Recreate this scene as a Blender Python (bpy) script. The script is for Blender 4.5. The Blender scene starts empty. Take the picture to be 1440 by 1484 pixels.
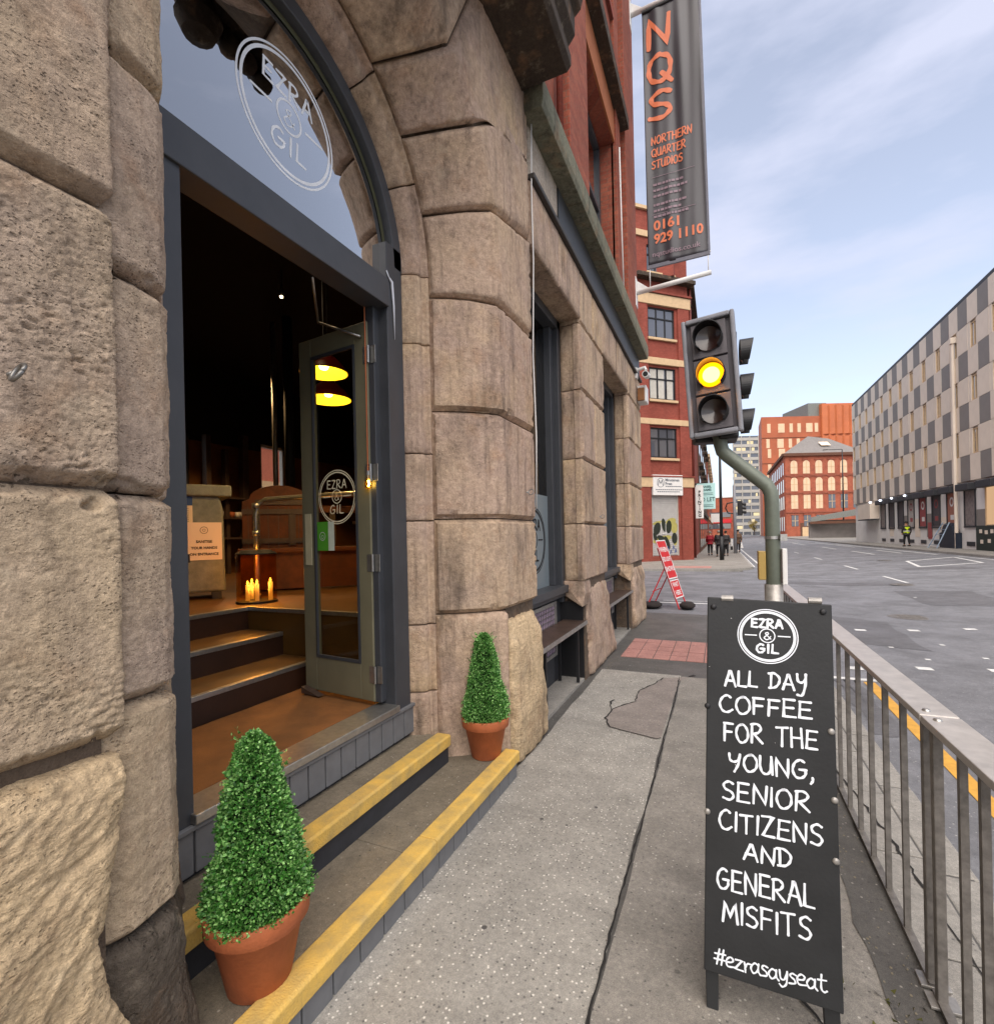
import bpy, bmesh, math, random
from mathutils import Vector, Matrix, noise
rnd = random.Random(7)
S = bpy.context.scene
COL = S.collection
PI = math.pi

# ------------------------------------------------------------------ camera, world, sun, exposure
cam = bpy.data.cameras.new('camera')
co = bpy.data.objects.new('camera', cam); COL.objects.link(co)
al = math.atan(323 / 721.0); ro = .022
fw = Vector((-math.sin(al), math.cos(al), 0)); r0 = Vector((math.cos(al), math.sin(al), 0)); u0 = Vector((0, 0, 1))
rt = r0 * math.cos(ro) - u0 * math.sin(ro); up = u0 * math.cos(ro) + r0 * math.sin(ro)
M = Matrix((rt, up, -fw)).transposed().to_4x4()
M.translation = Vector((0, 0, 1.67))
co.matrix_world = M
cam.sensor_fit = 'HORIZONTAL'; cam.sensor_width = 36; cam.lens = 36 * 721 / 1440
cam.shift_y = 36 / 1440.0
cam.clip_start = .05; cam.clip_end = 5000
S.camera = co

W = bpy.data.worlds.new('World'); S.world = W; W.use_nodes = True
nt = W.node_tree; nt.nodes.clear()
def N(t, typ, **kw):
    n = t.nodes.new(typ)
    for k, v in kw.items():
        if k.startswith('i_'):
            n.inputs[k[2:].replace('_', ' ')].default_value = v
        else: setattr(n, k, v)
    return n
wo = N(nt, 'ShaderNodeOutputWorld'); bg = N(nt, 'ShaderNodeBackground')
sky = N(nt, 'ShaderNodeTexSky', sky_type='NISHITA')
sky.sun_disc = False; sky.sun_elevation = math.radians(40); sky.sun_rotation = math.radians(184)
sky.air_density = 1.0; sky.dust_density = 1.2; sky.ozone_density = 1.6
tc = N(nt, 'ShaderNodeTexCoord')
mp = N(nt, 'ShaderNodeMapping'); mp.inputs['Scale'].default_value = (1, 1, 3.4)
no = N(nt, 'ShaderNodeTexNoise', i_Scale=1.9, i_Detail=7.0, i_Roughness=.55)
cr = N(nt, 'ShaderNodeValToRGB')
cr.color_ramp.elements[0].position = .47; cr.color_ramp.elements[0].color = (0, 0, 0, 1)
cr.color_ramp.elements[1].position = .64; cr.color_ramp.elements[1].color = (1, 1, 1, 1)
mul = N(nt, 'ShaderNodeMath', operation='MULTIPLY'); mul.inputs[1].default_value = .50
add = N(nt, 'ShaderNodeMath', operation='ADD'); add.inputs[1].default_value = .34
mx = N(nt, 'ShaderNodeMix', data_type='RGBA')
mx.inputs[7].default_value = (3.5, 3.65, 4.5, 1)      # lavender-white evening cloud
hs = N(nt, 'ShaderNodeHueSaturation'); hs.inputs['Saturation'].default_value = .72; hs.inputs['Value'].default_value = 1.0
L = nt.links.new
L(tc.outputs['Generated'], mp.inputs['Vector']); L(mp.outputs[0], no.inputs['Vector']); L(no.outputs['Fac'], cr.inputs['Fac'])
L(cr.outputs['Color'], mul.inputs[0]); L(mul.outputs[0], add.inputs[0]); L(add.outputs[0], mx.inputs[0])
L(sky.outputs[0], hs.inputs['Color']); L(hs.outputs[0], mx.inputs[6]); L(mx.outputs[2], bg.inputs['Color'])
bg.inputs['Strength'].default_value = .14
L(bg.outputs[0], wo.inputs['Surface'])

sl = bpy.data.lights.new('sun', 'SUN'); sl.energy = 3.7; sl.angle = math.radians(80); sl.color = (1.0, .90, .80)
so = bpy.data.objects.new('sun', sl); COL.objects.link(so)
sdir = Vector((.12, -.46, .80)).normalized()          # towards the sun, low behind the camera
so.rotation_euler = sdir.to_track_quat('Z', 'Y').to_euler()
S.view_settings.view_transform = 'Standard'; S.view_settings.look = 'None'
S.view_settings.exposure = .74; S.view_settings.gamma = 1
S.cycles.max_bounces = 8; S.cycles.diffuse_bounces = 4; S.cycles.glossy_bounces = 4; S.cycles.transmission_bounces = 6
S.cycles.transparent_max_bounces = 12; S.cycles.use_denoising = True; S.cycles.sample_clamp_indirect = 6

# ------------------------------------------------------------------ helpers
def lin(h):
    h = h.lstrip('#'); c = [int(h[i:i+2], 16) / 255 for i in (0, 2, 4)]
    return tuple((x / 12.92 if x < .04045 else ((x + .055) / 1.055) ** 2.4) for x in c) + (1,)
class MB:
    def __init__(s): s.v = []; s.f = []
    def add(s, vs, fs):
        b = len(s.v); s.v += [tuple(p) for p in vs]; s.f += [tuple(b + i for i in f) for f in fs]; return s
    def box(s, a, b, fr=None):
        (x0, y0, z0), (x1, y1, z1) = a, b
        vs = [(x, y, z) for x in (x0, x1) for y in (y0, y1) for z in (z0, z1)]
        if fr: vs = [fr(*p) for p in vs]
        return s.add(vs, [(0, 1, 3, 2), (4, 6, 7, 5), (0, 4, 5, 1), (2, 3, 7, 6), (0, 2, 6, 4), (1, 5, 7, 3)])
    def poly(s, pts, ext=None):       # flat polygon, optional extrusion vector
        n = len(pts); pts = [Vector(p) for p in pts]
        if ext is None: return s.add(pts, [tuple(range(n))])
        e = Vector(ext)
        return s.add(pts + [p + e for p in pts], [tuple(range(n))[::-1], tuple(range(n, 2 * n))] + [(i, (i + 1) % n, n + (i + 1) % n, n + i) for i in range(n)])
    def tube(s, path, r, n=10, cap=True, flat=None):
        path = [Vector(p) for p in path]; k = len(path)
        rs = r if isinstance(r, (list, tuple)) else [r] * k
        rings = []; prev = None
        for i, p in enumerate(path):
            d = (path[min(i + 1, k - 1)] - path[max(i - 1, 0)]).normalized()
            if prev is None:
                a = Vector((0, 0, 1)) if abs(d.z) < .9 else Vector((1, 0, 0))
                x = d.cross(a).normalized()
            else: x = (prev - d * prev.dot(d)).normalized()
            y = d.cross(x); prev = x
            rings.append([p + (x * math.cos(2 * PI * j / n) + y * math.sin(2 * PI * j / n)) * rs[i] for j in range(n)])
        vs = [q for rg in rings for q in rg]
        fs = [(i * n + j, i * n + (j + 1) % n, (i + 1) * n + (j + 1) % n, (i + 1) * n + j) for i in range(k - 1) for j in range(n)]
        if cap: fs += [tuple(range(n))[::-1], tuple((k - 1) * n + j for j in range(n))]
        return s.add(vs, fs)
    def lathe(s, prof, c, n=32, axis=None, cap=False):
        A = Vector(axis or (0, 0, 1)).normalized(); a = Vector((1, 0, 0)) if abs(A.x) < .9 else Vector((0, 1, 0))
        X = A.cross(a).normalized(); Y = A.cross(X); c = Vector(c); k = len(prof)
        vs = [c + A * z + (X * math.cos(2 * PI * j / n) + Y * math.sin(2 * PI * j / n)) * r for r, z in prof for j in range(n)]
        fs = [(i * n + j, i * n + (j + 1) % n, (i + 1) * n + (j + 1) % n, (i + 1) * n + j) for i in range(k - 1) for j in range(n)]
        if cap: fs += [tuple(range(n))[::-1], tuple((k - 1) * n + j for j in range(n))]
        return s.add(vs, fs)
    def grid(s, P, ns, nt_):
        vs = [P(i, j) for i in range(ns) for j in range(nt_)]
        return s.add(vs, [(i * nt_ + j, (i + 1) * nt_ + j, (i + 1) * nt_ + j + 1, i * nt_ + j + 1) for i in range(ns - 1) for j in range(nt_ - 1)])
def mesh_of(name, mb, mat, smooth=False):
    me = bpy.data.meshes.new(name); me.from_pydata([tuple(v) for v in mb.v], [], mb.f)
    bm = bmesh.new(); bm.from_mesh(me); bmesh.ops.recalc_face_normals(bm, faces=bm.faces); bm.to_mesh(me); bm.free()
    if mat: me.materials.append(mat)
    if smooth: me.polygons.foreach_set('use_smooth', [True] * len(me.polygons))
    return me
def par(o, p):
    if p is not None:
        o.parent = p; o.matrix_parent_inverse = Matrix.Translation(p.location).inverted() if p.rotation_euler.z == 0 else (Matrix.Translation(p.location) @ p.rotation_euler.to_matrix().to_4x4()).inverted()
        if p.parent is not None: o.matrix_parent_inverse = Matrix.Identity(4)
def obj(name, mb, mat, parent=None, bevel=0, smooth=False, kind=None, label=None, cat=None, group=None):
    me = mb if isinstance(mb, bpy.types.Mesh) else mesh_of(name, mb, mat, smooth)
    o = bpy.data.objects.new(name, me); COL.objects.link(o); par(o, parent)
    if bevel:
        b = o.modifiers.new('bevel', 'BEVEL'); b.width = bevel; b.segments = 2; b.limit_method = 'ANGLE'; b.angle_limit = .6
    if kind: o['kind'] = kind
    if label: o['label'] = label
    if cat: o['category'] = cat
    if group: o['group'] = group
    return o
def thing(name, label, cat, loc=(0, 0, 0), group=None):
    o = bpy.data.objects.new(name, None); COL.objects.link(o); o.location = loc
    o.empty_display_size = .2
    o['label'] = label; o['category'] = cat
    if group: o['group'] = group
    return o
def dup(root, off, label=None):
    r = root.copy(); COL.objects.link(r); r.location = root.location + Vector(off)
    if label: r['label'] = label
    for ch in list(root.children):
        c = ch.copy(); COL.objects.link(c); c.parent = r
        for g in list(ch.children):
            d = g.copy(); COL.objects.link(d); d.parent = c
    return r

# ------------------------------------------------------------------ materials
MATS = {}
def newmat(name):
    m = bpy.data.materials.new(name); m.use_nodes = True; t = m.node_tree
    b = t.nodes['Principled BSDF']; return m, t, b
def pbr(name, col, rough=.6, metal=0, var=.25, vs=6, bump=.1, bs=60, spec=.4, emit=None, es=0, col2=None, coat=0, rv=0.0):
    m, t, b = newmat(name); MATS[name] = m
    c = lin(col) if isinstance(col, str) else col
    tc = N(t, 'ShaderNodeTexCoord')
    n1 = N(t, 'ShaderNodeTexNoise', i_Scale=vs, i_Detail=8.0, i_Roughness=.62)
    t.links.new(tc.outputs['Object'], n1.inputs['Vector'])
    mr = N(t, 'ShaderNodeMapRange'); mr.inputs[1].default_value = .3; mr.inputs[2].default_value = .7
    t.links.new(n1.outputs['Fac'], mr.inputs[0])
    mx = N(t, 'ShaderNodeMix', data_type='RGBA')
    c2 = (lin(col2) if isinstance(col2, str) else col2) or tuple(x * (1 - var) for x in c[:3]) + (1,)
    mx.inputs[6].default_value = c2; mx.inputs[7].default_value = c
    t.links.new(mr.outputs[0], mx.inputs[0]); t.links.new(mx.outputs[2], b.inputs['Base Color'])
    b.inputs['Roughness'].default_value = rough; b.inputs['Metallic'].default_value = metal
    b.inputs['Specular IOR Level'].default_value = spec; b.inputs['Coat Weight'].default_value = coat
    if rv:
        r2 = N(t, 'ShaderNodeMapRange'); r2.inputs[3].default_value = rough - rv; r2.inputs[4].default_value = min(1, rough + rv)
        t.links.new(n1.outputs['Fac'], r2.inputs[0]); t.links.new(r2.outputs[0], b.inputs['Roughness'])
    if bump:
        n2 = N(t, 'ShaderNodeTexNoise', i_Scale=bs, i_Detail=4.0)
        t.links.new(tc.outputs['Object'], n2.inputs['Vector'])
        bp = N(t, 'ShaderNodeBump', i_Strength=bump, i_Distance=.01)
        t.links.new(n2.outputs['Fac'], bp.inputs['Height']); t.links.new(bp.outputs[0], b.inputs['Normal'])
    if emit: b.inputs['Emission Color'].default_value = lin(emit); b.inputs['Emission Strength'].default_value = es
    return m
def rgb(t, fac, a, b_, blend='MIX'):
    mx = N(t, 'ShaderNodeMix', data_type='RGBA', blend_type=blend)
    for i, v in ((0, fac), (6, a), (7, b_)):
        if isinstance(v, bpy.types.NodeSocket): t.links.new(v, mx.inputs[i])
        else: mx.inputs[i].default_value = v
    return mx.outputs[2]
def ramp(t, src, a, b_, lo=0, hi=1):
    m = N(t, 'ShaderNodeMapRange'); m.inputs[1].default_value = a; m.inputs[2].default_value = b_
    m.inputs[3].default_value = lo; m.inputs[4].default_value = hi; t.links.new(src, m.inputs[0]); return m.outputs[0]
def mth(t, op, a, b_=None):
    m = N(t, 'ShaderNodeMath', operation=op)
    for i, v in ((0, a), (1, b_)):
        if v is None: continue
        if isinstance(v, bpy.types.NodeSocket): t.links.new(v, m.inputs[i])
        else: m.inputs[i].default_value = v
    return m.outputs[0]
def tex(t, typ, scale, detail=6, rough=.6, sc=(1, 1, 1), rot=(0, 0, 0), **kw):
    tcn = t.nodes.get('TC') or N(t, 'ShaderNodeTexCoord', name='TC')
    m = N(t, 'ShaderNodeMapping'); m.inputs['Scale'].default_value = sc; m.inputs['Rotation'].default_value = rot
    t.links.new(tcn.outputs['Object'], m.inputs['Vector'])
    n = N(t, typ, **kw); n.inputs['Scale'].default_value = scale
    if typ == 'ShaderNodeTexNoise': n.inputs['Detail'].default_value = detail; n.inputs['Roughness'].default_value = rough
    t.links.new(m.outputs[0], n.inputs['Vector']); return n
def stone_mat(name, cols, soot=.35, pits=.5, grain=.5, bump=.5, streak=.3, strata=False, moss=0, pitscale=55):
    m, t, b = newmat(name); MATS[name] = m
    oi = N(t, 'ShaderNodeObjectInfo')
    cr = N(t, 'ShaderNodeValToRGB'); cr.color_ramp.interpolation = 'LINEAR'
    e = cr.color_ramp.elements
    while len(e) < len(cols): e.new(.5)
    for i, c in enumerate(cols): e[i].position = i / (len(cols) - 1); e[i].color = lin(c)
    big = tex(t, 'ShaderNodeTexNoise', 1.6, 4, .6)
    f = mth(t, 'ADD', mth(t, 'MULTIPLY', oi.outputs['Random'], .65), mth(t, 'MULTIPLY', ramp(t, big.outputs['Fac'], .3, .7), .4))
    t.links.new(f, cr.inputs['Fac']); c = cr.outputs['Color']
    # mottled iron staining and soot
    st = tex(t, 'ShaderNodeTexNoise', 3.2, 8, .65, sc=(1, 1, .45))
    c = rgb(t, ramp(t, st.outputs['Fac'], .5, .72, 0, soot), c, lin('#2e2622'))
    wr = tex(t, 'ShaderNodeTexNoise', 5.5, 6, .6)
    c = rgb(t, ramp(t, wr.outputs['Fac'], .54, .76, 0, .5), c, lin('#9c7758'))
    lt = tex(t, 'ShaderNodeTexNoise', 9, 6, .7)
    c = rgb(t, ramp(t, lt.outputs['Fac'], .56, .75, 0, .4), c, lin('#b5a994'))
    sk = tex(t, 'ShaderNodeTexNoise', 16, 5, .6, sc=(1, 1, .09))
    c = rgb(t, ramp(t, sk.outputs['Fac'], .52, .72, 0, streak), c, lin('#352d28'))
    mt3 = tex(t, 'ShaderNodeTexNoise', 34, 7, .72)
    c = rgb(t, ramp(t, mt3.outputs['Fac'], .32, .68), rgb(t, 1, c, (.72, .70, .68, 1), 'MULTIPLY'), rgb(t, 1, c, (1.2, 1.19, 1.16, 1), 'MULTIPLY'))
    sp3 = tex(t, 'ShaderNodeTexNoise', 75, 4, .6)
    c = rgb(t, ramp(t, sp3.outputs['Fac'], .64, .74, 0, .55), c, lin('#3b2f27'))
    g = tex(t, 'ShaderNodeTexNoise', 260, 3, .7)
    c = rgb(t, ramp(t, g.outputs['Fac'], .3, .7, 0, 1), rgb(t, 1, c, (1 - .45 * grain,) * 3 + (1,), 'MULTIPLY'), rgb(t, 1, c, (1 + .3 * grain,) * 3 + (1,), 'MULTIPLY'))
    vo = tex(t, 'ShaderNodeTexVoronoi', pitscale * 1.5, sc=(1, 1, 1.3))
    msk = tex(t, 'ShaderNodeTexNoise', 6, 5, .7)
    vs_ = N(t, 'ShaderNodeVectorMath', operation='ADD')
    warp = tex(t, 'ShaderNodeTexNoise', 40, 3, .6)
    t.links.new(vo.inputs['Vector'].links[0].from_socket, vs_.inputs[0])
    wm = N(t, 'ShaderNodeVectorMath', operation='SCALE'); wm.inputs['Scale'].default_value = .02
    t.links.new(warp.outputs['Color'], wm.inputs[0]); t.links.new(wm.outputs[0], vs_.inputs[1]); t.links.new(vs_.outputs[0], vo.inputs['Vector'])
    pit = mth(t, 'MULTIPLY', ramp(t, vo.outputs['Distance'], .12, .36, 1, 0), ramp(t, msk.outputs['Fac'], .54 - .10 * pits, .66 - .06 * pits, 0, 1))
    c = rgb(t, mth(t, 'MULTIPLY', pit, .45 * min(1, pits + .3)), c, lin('#2a211b'))
    if moss:
        sx = N(t, 'ShaderNodeSeparateXYZ'); t.links.new(t.nodes['TC'].outputs['Object'], sx.inputs[0])
        mo = tex(t, 'ShaderNodeTexNoise', 7, 6, .7)
        mf = mth(t, 'MULTIPLY', ramp(t, sx.outputs['Z'], 0.02, .5, 1, 0), ramp(t, mo.outputs['Fac'], .4, .62, 0, moss))
        c = rgb(t, mf, c, lin('#3c3a2a'))
    t.links.new(c, b.inputs['Base Color'])
    b.inputs['Roughness'].default_value = .88; b.inputs['Specular IOR Level'].default_value = .25
    fine = tex(t, 'ShaderNodeTexNoise', 110, 8, .7)
    mid = tex(t, 'ShaderNodeTexNoise', 22, 8, .66, sc=(1, 1, 2.2) if strata else (1, 1, 1), rot=(.5, 0, 0) if strata else (0, 0, 0))
    h = mth(t, 'ADD', mth(t, 'MULTIPLY', fine.outputs['Fac'], .35), mth(t, 'MULTIPLY', mid.outputs['Fac'], 1.0))
    h = mth(t, 'SUBTRACT', h, mth(t, 'MULTIPLY', pit, .55 * pits))
    bp = N(t, 'ShaderNodeBump', i_Strength=bump, i_Distance=.022)
    t.links.new(h, bp.inputs['Height']); t.links.new(bp.outputs[0], b.inputs['Normal'])
    return m
st_left = stone_mat('sandstone weathered', ['#a8968a', '#b29f8e', '#bca88d', '#ad9988'], soot=.6, pits=.8, bump=.8)
st_up = stone_mat('sandstone dressed grey', ['#a89e92', '#b0a597', '#b6a897'], soot=.3, pits=.35, bump=.4, pitscale=38)
st_right = stone_mat('sandstone dressed brown', ['#b09c8c', '#bda58b', '#b29b8b', '#c6ac88'], soot=.7, pits=.5, bump=.7, streak=.5)
st_base = stone_mat('sandstone rock faced', ['#c6ad8e', '#d2ba96', '#b9a287'], soot=.4, pits=.6, bump=.9, strata=True, moss=.5)
st_dark = stone_mat('stone dirty foot', ['#544f49', '#756a5e'], soot=.5, pits=.6, bump=1.2)
st_shade = stone_mat('sandstone shaded', ['#564a3f', '#625446'], soot=.6, pits=.2, bump=.3)
st_core = stone_mat('mortar bed', ['#5d5146', '#6b5d50'], soot=.5, pits=.4, bump=.8)
st_core_ = pbr('mortar core', '#5a4d42', .95, bump=.4, bs=50, vs=9)
st_cornice = stone_mat('stone lichen cornice', ['#6f7161', '#7c7a68', '#696555'], soot=.45, pits=.3, bump=.35, streak=.6)
st_hood = stone_mat('stone black hood', ['#39322c', '#453c34'], soot=.5, pits=.2, bump=.3, streak=.5)

def asphalt(name, base, speck, chips=.5, crack=.0, wet=0, tint=None, patch=.4, chipscale=60):
    m, t, b = newmat(name); MATS[name] = m
    big = tex(t, 'ShaderNodeTexNoise', .9, 8, .65); mid = tex(t, 'ShaderNodeTexNoise', 5, 8, .7)
    c = rgb(t, ramp(t, big.outputs['Fac'], .35, .65), lin(base), tuple(x * (1 - patch) for x in lin(base)[:3]) + (1,))
    c = rgb(t, ramp(t, mid.outputs['Fac'], .45, .7, 0, .45), c, tuple(x * 1.35 for x in lin(base)[:3]) + (1,))
    stn = tex(t, 'ShaderNodeTexNoise', 2.6, 9, .72)
    c = rgb(t, ramp(t, stn.outputs['Fac'], .52, .68, 0, .5), c, tuple(x * .55 for x in lin(base)[:3]) + (1,))
    md2 = tex(t, 'ShaderNodeTexNoise', 45, 5, .75)
    c = rgb(t, ramp(t, md2.outputs['Fac'], .35, .65), rgb(t, 1, c, (.8, .8, .8, 1), 'MULTIPLY'), rgb(t, 1, c, (1.16, 1.15, 1.13, 1), 'MULTIPLY'))
    g = tex(t, 'ShaderNodeTexNoise', 330, 2, .8)
    c = rgb(t, ramp(t, g.outputs['Fac'], .35, .68), rgb(t, 1, c, (.68, .68, .68, 1), 'MULTIPLY'), rgb(t, 1, c, (1.32, 1.3, 1.27, 1), 'MULTIPLY'))
    vo = tex(t, 'ShaderNodeTexVoronoi', chipscale)
    sp = N(t, 'ShaderNodeSeparateColor'); t.links.new(vo.outputs['Color'], sp.inputs[0])
    k = mth(t, 'MULTIPLY', ramp(t, vo.outputs['Distance'], .18, .34, 1, 0), ramp(t, sp.outputs[0], 1 - .2 * chips, 1 - .2 * chips + .02))
    c = rgb(t, mth(t, 'MULTIPLY', k, .75), c, lin(speck))
    k2 = mth(t, 'MULTIPLY', ramp(t, vo.outputs['Distance'], .2, .36, 1, 0), ramp(t, sp.outputs[1], 1 - .2 * chips, 1 - .2 * chips + .02))
    c = rgb(t, mth(t, 'MULTIPLY', k2, .6), c, (.02, .02, .022, 1))
    # trodden gum and grit
    v2 = tex(t, 'ShaderNodeTexVoronoi', 7.5); s2 = N(t, 'ShaderNodeSeparateColor'); t.links.new(v2.outputs['Color'], s2.inputs[0])
    wob = tex(t, 'ShaderNodeTexNoise', 60, 2, .5)
    gd = mth(t, 'ADD', v2.outputs['Distance'], mth(t, 'MULTIPLY', wob.outputs['Fac'], .08))
    gum = mth(t, 'MULTIPLY', ramp(t, gd, .11, .14, 1, 0), ramp(t, s2.outputs[0], .55, .56))
    c = rgb(t, mth(t, 'MULTIPLY', gum, min(.85, .7 * chips)), c, rgb(t, ramp(t, s2.outputs[2], .35, .4), lin('#2c2b2b'), lin('#b9b4aa')))
    t.links.new(c, b.inputs['Base Color'])
    b.inputs['Specular IOR Level'].default_value = .5
    t.links.new(ramp(t, big.outputs['Fac'], .3, .7, .62 - wet, .8), b.inputs['Roughness'])
    h = mth(t, 'ADD', mth(t, 'MULTIPLY', g.outputs['Fac'], .5), mth(t, 'MULTIPLY', mid.outputs['Fac'], .6))
    bp = N(t, 'ShaderNodeBump', i_Strength=.55, i_Distance=.006)
    t.links.new(h, bp.inputs['Height']); t.links.new(bp.outputs[0], b.inputs['Normal'])
    return m
m_road = asphalt('road asphalt', '#727377', '#b8b4ac', .4, wet=.14, patch=.42)
m_pave = asphalt('pavement chipped asphalt', '#95928b', '#e2ddd2', 1.7, patch=.26)
m_pave2 = asphalt('pavement smooth concrete', '#86827b', '#bdb8ae', .7, patch=.3)
m_pave3 = asphalt('pavement patch', '#847c76', '#b5aea4', .5, patch=.2)
m_dark = asphalt('pavement dark asphalt', '#55534f', '#a09a90', .5, wet=.2, patch=.3)
m_flag = asphalt('kerb flagstone', '#8f8c86', '#b5b0a8', .3, patch=.25)
m_step = asphalt('step concrete', '#7c7363', '#aaa294', .35, patch=.3)
m_tact = asphalt('pink paving', '#a5776e', '#c8a49a', .3, patch=.18)
m_white = pbr('road white', '#d6d6d2', .6, var=.35, vs=14, bump=.2)
m_yel = pbr('road yellow', '#cf9b3c', .6, var=.3, vs=14, bump=.2)
m_nos = pbr('yellow step nosing', '#dcb254', .7, var=.0, vs=9, bump=.5, bs=130, col2='#a8905a')
m_tile = pbr('grey painted tile', '#6d6e70', .5, var=.2, vs=14, bump=.12, bs=30)
m_riser = pbr('dark painted riser', '#35363a', .6, var=.4, vs=8)
m_frame = pbr('blue grey frame paint', '#3f4145', .42, var=.22, vs=5, bump=.06, bs=25, rv=.08)
m_door = pbr('lamplit olive door', '#74705a', .42, var=.2, vs=5, bump=.05, bs=25)  # olive tone puts the warm lamplight on the leaf into its colour
m_alu = pbr('aluminium', '#b4b2ad', .38, .85, var=.3, vs=30, bump=.1)
m_steel = pbr('galvanised steel', '#a8a49e', .42, .55, var=.45, vs=18, bump=.12, rv=.12)
m_steeld = pbr('weathered steel bar', '#7f7a74', .5, .35, var=.5, vs=24, bump=.15)
m_black = pbr('black plastic', '#1c1c1e', .5, var=.3, vs=10, bump=.05)
m_blk2 = pbr('chalkboard black', '#28292a', .6, var=.4, vs=5, bump=.08, bs=80)
m_chalk = pbr('white chalk pen', '#e8ecf2', .7, var=.12, vs=30, bump=0)
m_terra = pbr('terracotta', '#b0623a', .7, var=.3, vs=11, bump=.2, bs=90)
m_white2 = pbr('white paint', '#d8d6d2', .5, var=.12, vs=6, bump=.03)
m_cream = pbr('cream terracotta band', '#c9ac86', .65, var=.2, vs=5, bump=.1)
m_wood = pbr('dark oiled wood', '#4f3f36', .45, var=.45, vs=6, bump=.2, bs=40)
m_orange = pbr('orange stained wood', '#64310f', .6, var=.6, vs=7, bump=.2, bs=30)
m_mat = pbr('coir mat', '#93602f', .95, var=.42, vs=4, bump=.8, bs=260)
m_vinyl = pbr('brown floor vinyl', '#6a4a26', .5, var=.35, vs=5)
m_dkwall = pbr('dark interior tone', '#100e0c', .7, var=.3, vs=3)
m_ochre = pbr('ochre interior wall', '#6e4413', .7, var=.45, vs=2)
m_brnris = pbr('brown step riser', '#3b2417', .5, var=.4, vs=4)
m_greym = pbr('scuffed grey metal', '#83857f', .55, .3, var=.45, vs=9, bump=.2)
m_paper = pbr('paper', '#d8c6b6', .8, var=.05, bump=0)
m_pink = pbr('pale pink paper', '#e2cdc6', .8, var=.05, bump=0)
m_ink = pbr('black ink', '#1a1718', .8, var=0, bump=0)
m_blue = pbr('blue print', '#2f4b86', .7, var=.1, bump=0)
m_green = pbr('green print', '#4f9a2a', .7, var=.1, bump=0)
m_red = pbr('red sign', '#c3262c', .5, var=.15, vs=8, bump=.03)
m_pole = pbr('grey green pole paint', '#6e7468', .45, .2, var=.25, vs=9, bump=.08, bs=30)
m_rim = pbr('signal grey rim', '#83848a', .5, var=.25, vs=9)
m_ban = None
def brickmat(name, c1, c2, mortar, scale=1.0, rot=(0, 0, 0), bw=.225, bh=.075, rough=.85):
    m, t, b = newmat(name); MATS[name] = m
    tcn = N(t, 'ShaderNodeTexCoord', name='TC'); mp = N(t, 'ShaderNodeMapping'); mp.inputs['Rotation'].default_value = rot
    # swap so that brick rows run along height: build vector (horizontal, z)
    sx = N(t, 'ShaderNodeSeparateXYZ'); t.links.new(tcn.outputs['Object'], sx.inputs[0])
    cb = N(t, 'ShaderNodeCombineXYZ'); t.links.new(mth(t, 'ADD', sx.outputs['Y'], sx.outputs['X']), cb.inputs['X']); t.links.new(sx.outputs['Z'], cb.inputs['Y'])
    br = N(t, 'ShaderNodeTexBrick'); br.inputs['Scale'].default_value = scale
    br.inputs['Color1'].default_value = lin(c1); br.inputs['Color2'].default_value = lin(c2); br.inputs['Mortar'].default_value = lin(mortar)
    br.inputs['Mortar Size'].default_value = .006; br.inputs['Brick Width'].default_value = bw; br.inputs['Row Height'].default_value = bh
    t.links.new(cb.outputs[0], br.inputs['Vector'])
    n = tex(t, 'ShaderNodeTexNoise', 1.1, 8, .65)
    c = rgb(t, ramp(t, n.outputs['Fac'], .4, .7, 0, .45), br.outputs['Color'], lin('#5b2f26'))
    n2 = tex(t, 'ShaderNodeTexNoise', 30, 4, .7)
    c = rgb(t, ramp(t, n2.outputs['Fac'], .35, .7), rgb(t, 1, c, (.8, .8, .8, 1), 'MULTIPLY'), rgb(t, 1, c, (1.2, 1.2, 1.2, 1), 'MULTIPLY'))
    t.links.new(c, b.inputs['Base Color']); b.inputs['Roughness'].default_value = rough; b.inputs['Specular IOR Level'].default_value = .25
    bp = N(t, 'ShaderNodeBump', i_Strength=.5, i_Distance=.01); t.links.new(br.outputs['Fac'], bp.inputs['Height']); bp.invert = True
    t.links.new(bp.outputs[0], b.inputs['Normal'])
    return m
m_brick = brickmat('red brick', '#9c5742', '#884535', '#7d5a4a')
m_brick2 = brickmat('crimson brick', '#944c3f', '#874236', '#80493e')
m_brick3 = brickmat('orange brick', '#a85a42', '#98503a', '#926452')
m_brown = brickmat('brown soot brick', '#6b4a3a', '#5d4032', '#54443a')
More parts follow.
